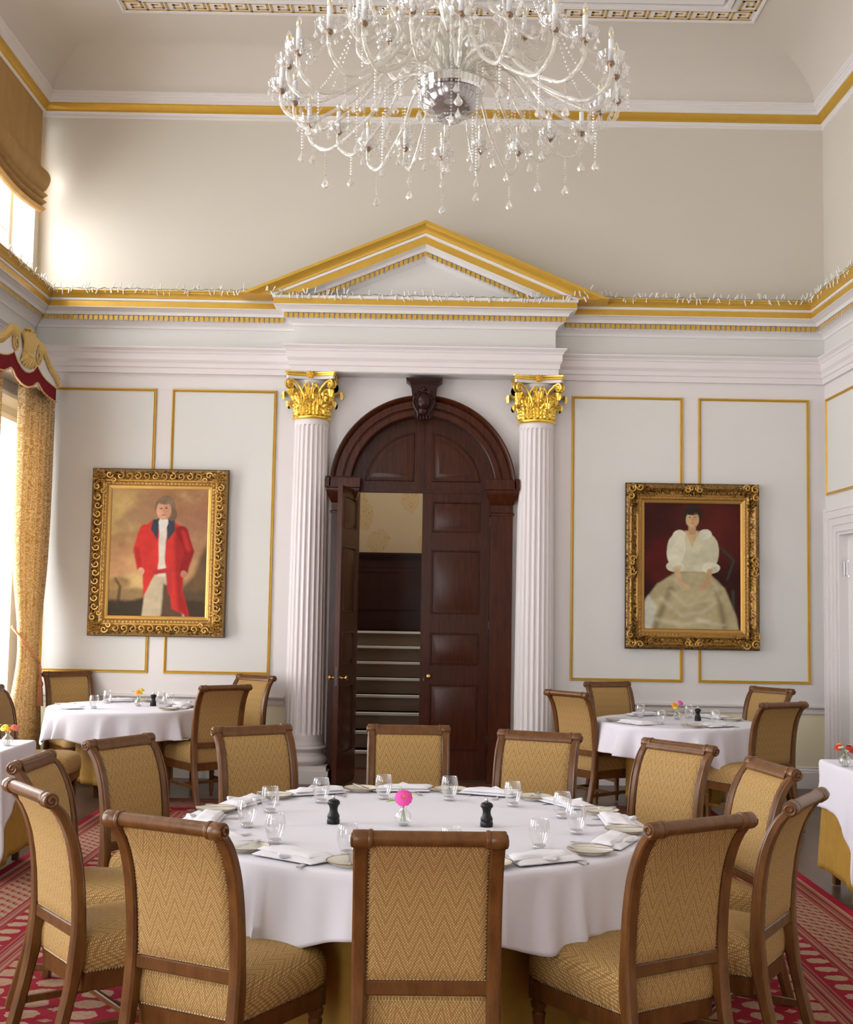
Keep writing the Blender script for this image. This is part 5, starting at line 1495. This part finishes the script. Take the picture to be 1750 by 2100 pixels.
for i in range(26):                      # leafage running along both slopes
    for sg in (-1, 1):
        s = .25+i*.026; y = 10.42+sg*s
        if y > 11.34: continue
        zt = topz(y)+.01; L_ = .11-.0022*i
        b.tube([(PXo+.028, y, zt), (PXo+.045, y+sg*.012, zt-L_*.5), (PXo+.036, y-sg*.006, zt-L_)], [.016,.015,.005], 6)
for i in range(9):                       # central sheaf
    q = (i-4)/4; b.tube([(PXo+.03, 10.42+q*.085, 3.80), (PXo+.055, 10.42+q*.12, 3.90), (PXo+.05, 10.42+q*.17, 4.00-.03*q*q)], [.014,.019,.026], 7)
for i in range(4): b.bead((PXo+.05, 10.42-.09+.062*i, 4.025-.012*abs(i-1)), .027)
for i in range(7):
    q = (i-3)/3; b.tube([(PXo+.035, 10.42+q*.08, 3.80), (PXo+.055, 10.42+q*.15, 3.745), (PXo+.035, 10.42+q*.17, 3.685+.03*q*q)], [.026,.024,.006], 6)
b.tube([(PXo+.05, 10.32, 3.805), (PXo+.065, 10.42, 3.80), (PXo+.05, 10.52, 3.805)], .018, 8)
for sg in (-1, 1):
    P = []
    for i in range(26): q = i/25; r = .075*(1-.78*q); a = PI/2+sg*0+(-sg)*q*1.6*2*PI; P.append((PXo+.035, 10.42+sg*.30+r*math.cos(a)*1.15, 3.85+r*math.sin(a)*1.1))
    b.tube(P, .010, 6)
for i in range(6): a = i*2*PI/6; b.bead((PXo-.02+.03*math.cos(a), 11.36, 3.77+.036*math.sin(a)), .030)
b.bead((PXo-.02, 11.375, 3.77), .026)
b.build('carving', M['pelmetgold'], pm, 50)
# roman blind in the upper window
b = MB()
def rbl(u, v):
    y = 9.93+(11.55-9.93)*u; z = 6.47-1.02*v; sag = .07*math.sin(PI*u)*v
    if v < .55: x = .035+.02*v+.012*math.sin(u*9+v*4)*v
    elif v < .80: q = (v-.55)/.25; x = .046+.095*math.sin(q*PI*.85)*(.9+.15*math.sin(u*7)); z += .02*math.sin(q*PI)
    else: q = (v-.80)/.20; x = .055+.05*math.sin(q*PI*3)**2+.02*(1-q)
    ed = 1.0
    return (XL+x, y, z-sag)
b.grid(rbl, 60, 60)
o = b.build('roman_blind', M['blind'], None, 80); so = o.modifiers.new('thickness', 'SOLIDIFY'); so.thickness = .004
tag(o, 'gold brown roman blind half lowered over the upper corner window', 'blind')
# ------------------------------------------------------------------ fairy lights along the cornice
def fairy(path, label, seed, step=.0395, first_=False):
    rnd = random.Random(seed); t = thing('fairy_lights', label, 'string lights', (0, 0, 0), 0, 'strings of fairy lights on the cornice')
    P = [Vector(p) for p in path]; pts = []
    for a, c in zip(P[:-1], P[1:]):
        n = max(1, int((c-a).length/.03))
        for i in range(n): q = a.lerp(c, i/n); pts.append(q+Vector((0, rnd.uniform(-.004, .004), rnd.uniform(-.006, .008))))
    pts.append(P[-1])
    b = MB(); b.tube(pts, .0032, 5); b.tube([p+Vector((0, -.006, .004*math.sin(i*1.7))) for i, p in enumerate(pts)], .0028, 5)
    b.build('wire', M['wire'], t, 60)
    m0 = MB(); m0.lathe([(.0,0),(.0055,.002),(.0058,.042),(.004,.050),(0,.051)], 6, cap=False)
    proto = m0.build('bulb', M['led'], t, 60); c = 0; first_b = True
    for p in pts:
        k = rnd.choice([0, 1, 1, 1, 2])
        for _ in range(k):
            if c >= 99: break
            ob = proto if first_b else proto.copy()
            if not first_b: COL.objects.link(ob); ob.parent = t
            first_b = False; c += 1
            dn = rnd.random() < .6
            ob.location = p+Vector((rnd.uniform(-.01, .01), -.006, 0))
            ob.rotation_euler = ((PI if dn else 0)+rnd.uniform(-.5, .5), rnd.uniform(-.6, .6), 0)
            ob.scale = (1, 1, rnd.uniform(.8, 1.3))
zl = 4.681
fairy([(XL+.245, 10.2, zl), (XL+.24, 11.0, zl), (XL+.25, YB-.26, zl+.004)], 'white fairy lights lying along the cornice of the window wall', 1)
fairy([(XL+.25, YB-.25, zl), (-3.0, YB-.245, zl+.002), (-2.4, YB-.25, zl), (-1.9, YB-.245, zl+.004), (-1.60, YB-.27, zl+.03)], 'white fairy lights along the cornice left of the pediment', 2)
fairy([(-1.55, BY-.25, 4.62), (-1.0, BY-.185, 4.612), (-.4, BY-.19, 4.614), (.3, BY-.185, 4.612), (.9, BY-.19, 4.612), (1.45, BY-.24, 4.625), (1.52, BY-.20, 4.70)], 'white fairy lights along the foot of the pediment', 3)
fairy([(1.50, YB-.27, zl+.02), (1.75, YB-.245, zl), (2.6, YB-.25, zl+.002), (3.3, YB-.245, zl), (XR-.25, YB-.25, zl)], 'white fairy lights along the cornice right of the pediment', 4)
fairy([(XR-.25, YB-.25, zl), (XR-.245, 11.0, zl), (XR-.25, 10.2, zl)], 'white fairy lights lying along the cornice of the doorway wall', 5)
b = MB(); b.tube(smooth_path([(XL+.25, YB-.24, zl), (XL+.20, YB-.20, 4.55), (XL+.12, YB-.12, 4.44), (XL+.02, YB-.02, 4.34), (XL+.03, YB-.03, 4.25), (XL+.075, YB-.03, 4.08)], 6), .0022, 5)
tag(b.build('cable', M['wire'], None, 60), 'thin cable trailing down the corner above the pelmet', 'cable')
# ------------------------------------------------------------------ chandelier
CHX, CHY = .083, 5.95
ch = thing('chandelier', 'large crystal chandelier with twisted glass arms, candle lamps and bead strings', 'chandelier', (CHX, CHY, 4.20))
def CZ(z): return z-4.20
b = MB()      # silvered bowl
NB = 24
b.lathe([(.02,CZ(4.165)),(.06,CZ(4.172)),(.10,CZ(4.188)),(.130,CZ(4.215)),(.146,CZ(4.248)),(.150,CZ(4.275))], NB, cap=False, ph=.1)
b.build('bowl', M['smoke'], ch, 20)
b = MB()
b.lathe([(.148,CZ(4.270)),(.164,CZ(4.272)),(.171,CZ(4.284)),(.172,CZ(4.322)),(.160,CZ(4.334)),(.10,CZ(4.338)),(.03,CZ(4.34))], NB, cap=False)
b.build('rim', M['chrome'], ch, 20)
b = MB()      # outer cut glass shell
b.lathe([(.03,CZ(4.150)),(.08,CZ(4.160)),(.122,CZ(4.176)),(.150,CZ(4.206)),(.163,CZ(4.240)),(.165,CZ(4.268))], NB, cap=False)
for k in range(NB):
    a0 = 2*PI*k/NB
    for sg in (-1, 1):
        P = []
        for i in range(7):
            q = i/6; r = .16-.12*q**1.5; a = a0+sg*q*.8; P.append((r*math.cos(a), r*math.sin(a), CZ(4.268-.110*q)))
        b.tube(P, .0022, 4)
b.build('glass_shell', M['dish'], ch, 30)
b = MB(); b.lathe([(.0,CZ(4.105)),(.004,CZ(4.11)),(.010,CZ(4.130)),(.014,CZ(4.138)),(.022,CZ(4.142)),(.024,CZ(4.150)),(.012,CZ(4.160)),(.01,CZ(4.17))], 16, cap=False); b.build('finial', M['chrome'], ch, 40)
b = MB(); b.lathe([(.02,CZ(4.150)),(.055,CZ(4.135)),(.070,CZ(4.142)),(.072,CZ(4.150))], 36, fn=lambda k, a, r, z: r*(1+.05*math.cos(9*a)*(k > 0)), cap=False); b.build('scalloped_dish', M['dish'], ch, 50)
b = MB()      # central stem: glass balusters
b.lathe([(.02,CZ(4.33)),(.045,CZ(4.38)),(.05,CZ(4.45)),(.03,CZ(4.55)),(.022,CZ(4.60)),(.05,CZ(4.66)),(.07,CZ(4.74)),(.05,CZ(4.82)),(.025,CZ(4.90)),(.06,CZ(5.0)),(.09,CZ(5.1)),(.05,CZ(5.25)),(.02,CZ(5.35))], 18, cap=False)
b.build('glass_stem', M['rope'], ch, 25)
b = MB(); b.lathe([(.014,CZ(4.33)),(.014,CZ(4.58)),(.024,CZ(4.585)),(.024,CZ(4.62)),(.016,CZ(4.63)),(.016,CZ(4.66)),(.026,CZ(4.665)),(.024,CZ(4.69)),(.012,CZ(4.70)),(.012,CZ(7.09))], 12); b.build('rod', M['chrome'], ch, 30)
b = MB(); b.lathe([(.012,CZ(7.0)),(.09,CZ(7.04)),(.13,CZ(7.088))], 24); b.build('ceiling_rose', M['chrome'], ch, 40)
R1, ZCUP = .855, 4.262
def armpath(R, zc, zlow, rpk, zpk, r0, z0):
    P = [(r0, z0), (r0+.03, (z0+zpk)/2+.01), (rpk, zpk), (rpk+.13, zpk-.03), (R*.55, (zpk*.45+zlow*.55)), (R*.74, zlow+.035), (R*.86, zlow), (R*.965, zlow+.045), (R, zlow+.10), (R, zc)]
    return smooth_path([(r, 0, CZ(z)) for r, z in P], 7)
rope = lambda a: 1+.16*math.cos(4*a)
def arm_master(R, zc, zlow, rpk, zpk, r0, z0, beads, k):
    b = MB(); b.tube(armpath(R, zc, zlow, rpk, zpk, r0, z0), .0102, 8, shape=rope, twist=.35)
    arm = b.build('arm', M['rope'], ch, 60)
    # drip dish
    b = MB(); b.lathe([(.010,CZ(zc)),(.035,CZ(zc+.006)),(.056,CZ(zc+.022)),(.066,CZ(zc+.045))], 36, (R,0,0), cap=False, fn=lambda k_, a, r, z: r*(1+(.07*math.cos(8*a) if k_ > 1 else 0)))
    b.build('drip_dish', M['dish'], arm, 50)
    b = MB(); b.lathe([(.006,CZ(zc-.02)),(.014,CZ(zc-.012)),(.019,CZ(zc-.004)),(.018,CZ(zc+.004)),(.012,CZ(zc+.012))], 12, (R,0,0)); b.build('metal_cup', M['cupmetal'], arm, 40)
    b = MB(); b.lathe([(.0125,CZ(zc+.01)),(.0125,CZ(zc+.118)),(.010,CZ(zc+.120))], 14, (R,0,0)); b.build('candle', M['candle'], arm, 40)
    b = MB(); b.lathe([(.007,CZ(zc+.120)),(.011,CZ(zc+.130)),(.0145,CZ(zc+.145)),(.013,CZ(zc+.162)),(.006,CZ(zc+.178)),(.0,CZ(zc+.186))], 14, (R,0,0), cap=False); b.build('bulb', M['dish'], arm, 60)
    b = MB(); b.lathe([(.004,CZ(zc+.122)),(.0055,CZ(zc+.138)),(.0055,CZ(zc+.158)),(.0,CZ(zc+.160))], 8, (R,0,0)); b.build('filament', M['filament'], arm, 60)
    # beads hanging from the dish
    b = MB()
    for i in range(6):
        a = i*PI/3+.3; x, y = R+.062*math.cos(a), .062*math.sin(a)
        for j in range(2): b.bead((x, y, CZ(zc+.035-.016*j)), .0062)
        drop(b, x, y, CZ(zc+.008), .040, .011)
    tag(b.build('dish_drops', M['crystal'], arm, 15), kind='stuff')
    # string below the arm's lowest point
    b = MB(); x = R*.87; z = zlow-.012
    for j in range(beads): b.bead((x, 0, CZ(z-.0155*j)), .0066, sq=1.05)
    b.build('bead_string', M['crystal'], arm, 15)
    b = MB(); drop(b, x, 0, CZ(z-.0155*beads), .058, .021); b.build('pear_drop', M['crystal'], arm, 15)
    b = MB(); x = R*.60
    for j in range(beads//2): b.bead((x, 0, CZ(zlow+.06-.0155*j)), .006, sq=1.05)
    drop(b, x, 0, CZ(zlow+.06-.0155*(beads//2)), .045, .014); b.build('short_drop', M['crystal'], arm, 15)
    return arm
def drop(b, x, y, z, L, r):
    prof = [(.0015, z), (r*.35, z-L*.28), (r*.85, z-L*.55), (r, z-L*.72), (r*.6, z-L*.92), (.001, z-L)]
    b.lathe(prof, 8, (x, y, 0), cap=False)
def spread(arm, n, ph, R_=None):
    kids = [c for c in COL.objects if c.parent == arm]
    arm.rotation_euler = (0,0,ph)
    for i in range(1, n):
        c = arm.copy(); COL.objects.link(c); c.parent = ch; c.rotation_euler = (0,0,ph+2*PI*i/n)
        for k_ in kids:
            d = k_.copy(); COL.objects.link(d); d.parent = c
    return arm
A1 = arm_master(R1, ZCUP, 4.105, .22, 4.42, .085, 4.335, 9, 0); spread(A1, 12, math.radians(2))
A2 = arm_master(R1*.975, ZCUP+.03, 4.135, .20, 4.46, .07, 4.34, 7, 1); spread(A2, 12, math.radians(17))
A3 = arm_master(.52, 4.74, 4.50, .20, 4.80, .05, 4.70, 8, 2); spread(A3, 12, math.radians(10))
# upright looping glass crooks above the bowl
b = MB()
P = smooth_path([(.06,0,CZ(4.34)),(.07,0,CZ(4.50)),(.12,0,CZ(4.60)),(.19,0,CZ(4.57)),(.21,0,CZ(4.48)),(.25,0,CZ(4.44)),(.29,0,CZ(4.50))], 7)
b.tube(P, .0105, 8, shape=rope, twist=.3)
crook = b.build('glass_crook', M['rope'], ch, 60)
for i in range(1, 12):
    c = crook.copy(); COL.objects.link(c); c.parent = ch; c.rotation_euler = (0,0,2*PI*i/12)
# bead swags
def swag(p, q, sag, n, r=.0062):
    b = MB()
    for i in range(n+1):
        t = i/n; v = Vector(p).lerp(Vector(q), t); b.bead((v.x, v.y, v.z-sag*4*t*(1-t)), r, sq=1.1)
    return b
def ringcopy(o, n):
    for i in range(1, n):
        c = o.copy(); COL.objects.link(c); c.parent = ch; c.rotation_euler = (0,0,2*PI*i/n)
d = math.radians
def at(R, a, z): return (R*math.cos(a), R*math.sin(a), CZ(z))
o = swag(at(R1, d(2), ZCUP+.03), at(.53, d(10), 4.74), .10, 30).build('bead_swag', M['crystal'], ch, 15); ringcopy(o, 12)
o = swag(at(R1*.975, d(17), ZCUP+.06), at(.53, d(10), 4.74), .13, 32).build('bead_swag', M['crystal'], ch, 15); ringcopy(o, 12)
o = swag(at(.53, d(10), 4.76), at(.06, d(10), 5.2), .14, 32).build('bead_swag', M['crystal'], ch, 15); ringcopy(o, 12)
# long strings from the underside
b = MB()
for j in range(16): b.bead((.33, 0, CZ(4.30-.0165*j)), .0064)
drop(b, .33, 0, CZ(4.30-.0165*16), .055, .016)
o = b.build('long_bead_string', M['crystal'], ch, 15); ringcopy(o, 16)
b = MB()
for j in range(18): b.bead((.47, .03, CZ(4.30-.0165*j)), .0064)
drop(b, .47, .03, CZ(4.30-.0165*18), .055, .016)
o = b.build('long_bead_string', M['crystal'], ch, 15); ringcopy(o, 16)
# ------------------------------------------------------------------ light: overcast sky through the windows
w = bpy.data.worlds.new('sky'); sc.world = w; w.use_nodes = True
bg = w.node_tree.nodes['Background']; bg.inputs[0].default_value = (.955, .975, 1.0, 1); bg.inputs[1].default_value = SKY
def portal(c, rot, sx, sz):
    l = bpy.data.lights.new('window_portal', 'AREA'); l.shape = 'RECTANGLE'; l.size = sx; l.size_y = sz
    l.cycles.is_portal = True
    o = bpy.data.objects.new('window_portal', l); COL.objects.link(o); o.location = c; o.rotation_euler = rot
for a, b in BAYS:
    portal((XL-.36, (a+b)/2, 5.52), (0, -PI/2, 0), 1.6, b-a)
    portal((XL-.36, (a+min(b, 11.36))/2, 1.875), (0, -PI/2, 0), 2.85, min(b, 11.36)-a)
for a, b, c, d in RW:
    portal(((a+b)/2, YF-.31, (c+d)/2), (PI/2, 0, 0), b-a, d-c)
hl = bpy.data.lights.new('hall_lamp', 'AREA'); hl.energy = HALL; hl.size = 1.6; hl.color = (1, .93, .80)
ho = bpy.data.objects.new('hall_lamp', hl); COL.objects.link(ho); ho.location = (-.2, 13.8, 4.55)
# ------------------------------------------------------------------ camera
cam = bpy.data.cameras.new('camera'); co = bpy.data.objects.new('camera', cam); COL.objects.link(co)
cam.sensor_fit = 'VERTICAL'; cam.sensor_height = 36.0; cam.lens = 2474.5/2100*36; cam.clip_start = .05; cam.clip_end = 100
yaw, pit, rol = (math.radians(a) for a in (-.0127, 4.436, .9984))
fw = Vector((math.sin(yaw)*math.cos(pit), math.cos(yaw)*math.cos(pit), math.sin(pit)))
r0 = Vector((math.cos(yaw), -math.sin(yaw), 0)); u0 = r0.cross(fw)
r_ = math.cos(rol)*r0 + math.sin(rol)*u0; u_ = -math.sin(rol)*r0 + math.cos(rol)*u0
mt = Matrix((r_, u_, -fw)).transposed().to_4x4(); mt.translation = Vector((0, 0, 1.68))
co.matrix_world = mt
sc.camera = co
sc.view_settings.view_transform = 'Standard'; sc.view_settings.look = 'None'; sc.view_settings.gamma = 1; sc.view_settings.use_curve_mapping = False
sc.view_settings.exposure = EXPO
cy_ = sc.cycles
cy_.adaptive_threshold = .04
cy_.max_bounces = 8; cy_.diffuse_bounces = 3; cy_.glossy_bounces = 4; cy_.transmission_bounces = 4; cy_.transparent_max_bounces = 18
cy_.sample_clamp_indirect = 6; cy_.caustics_reflective = False; cy_.caustics_refractive = False
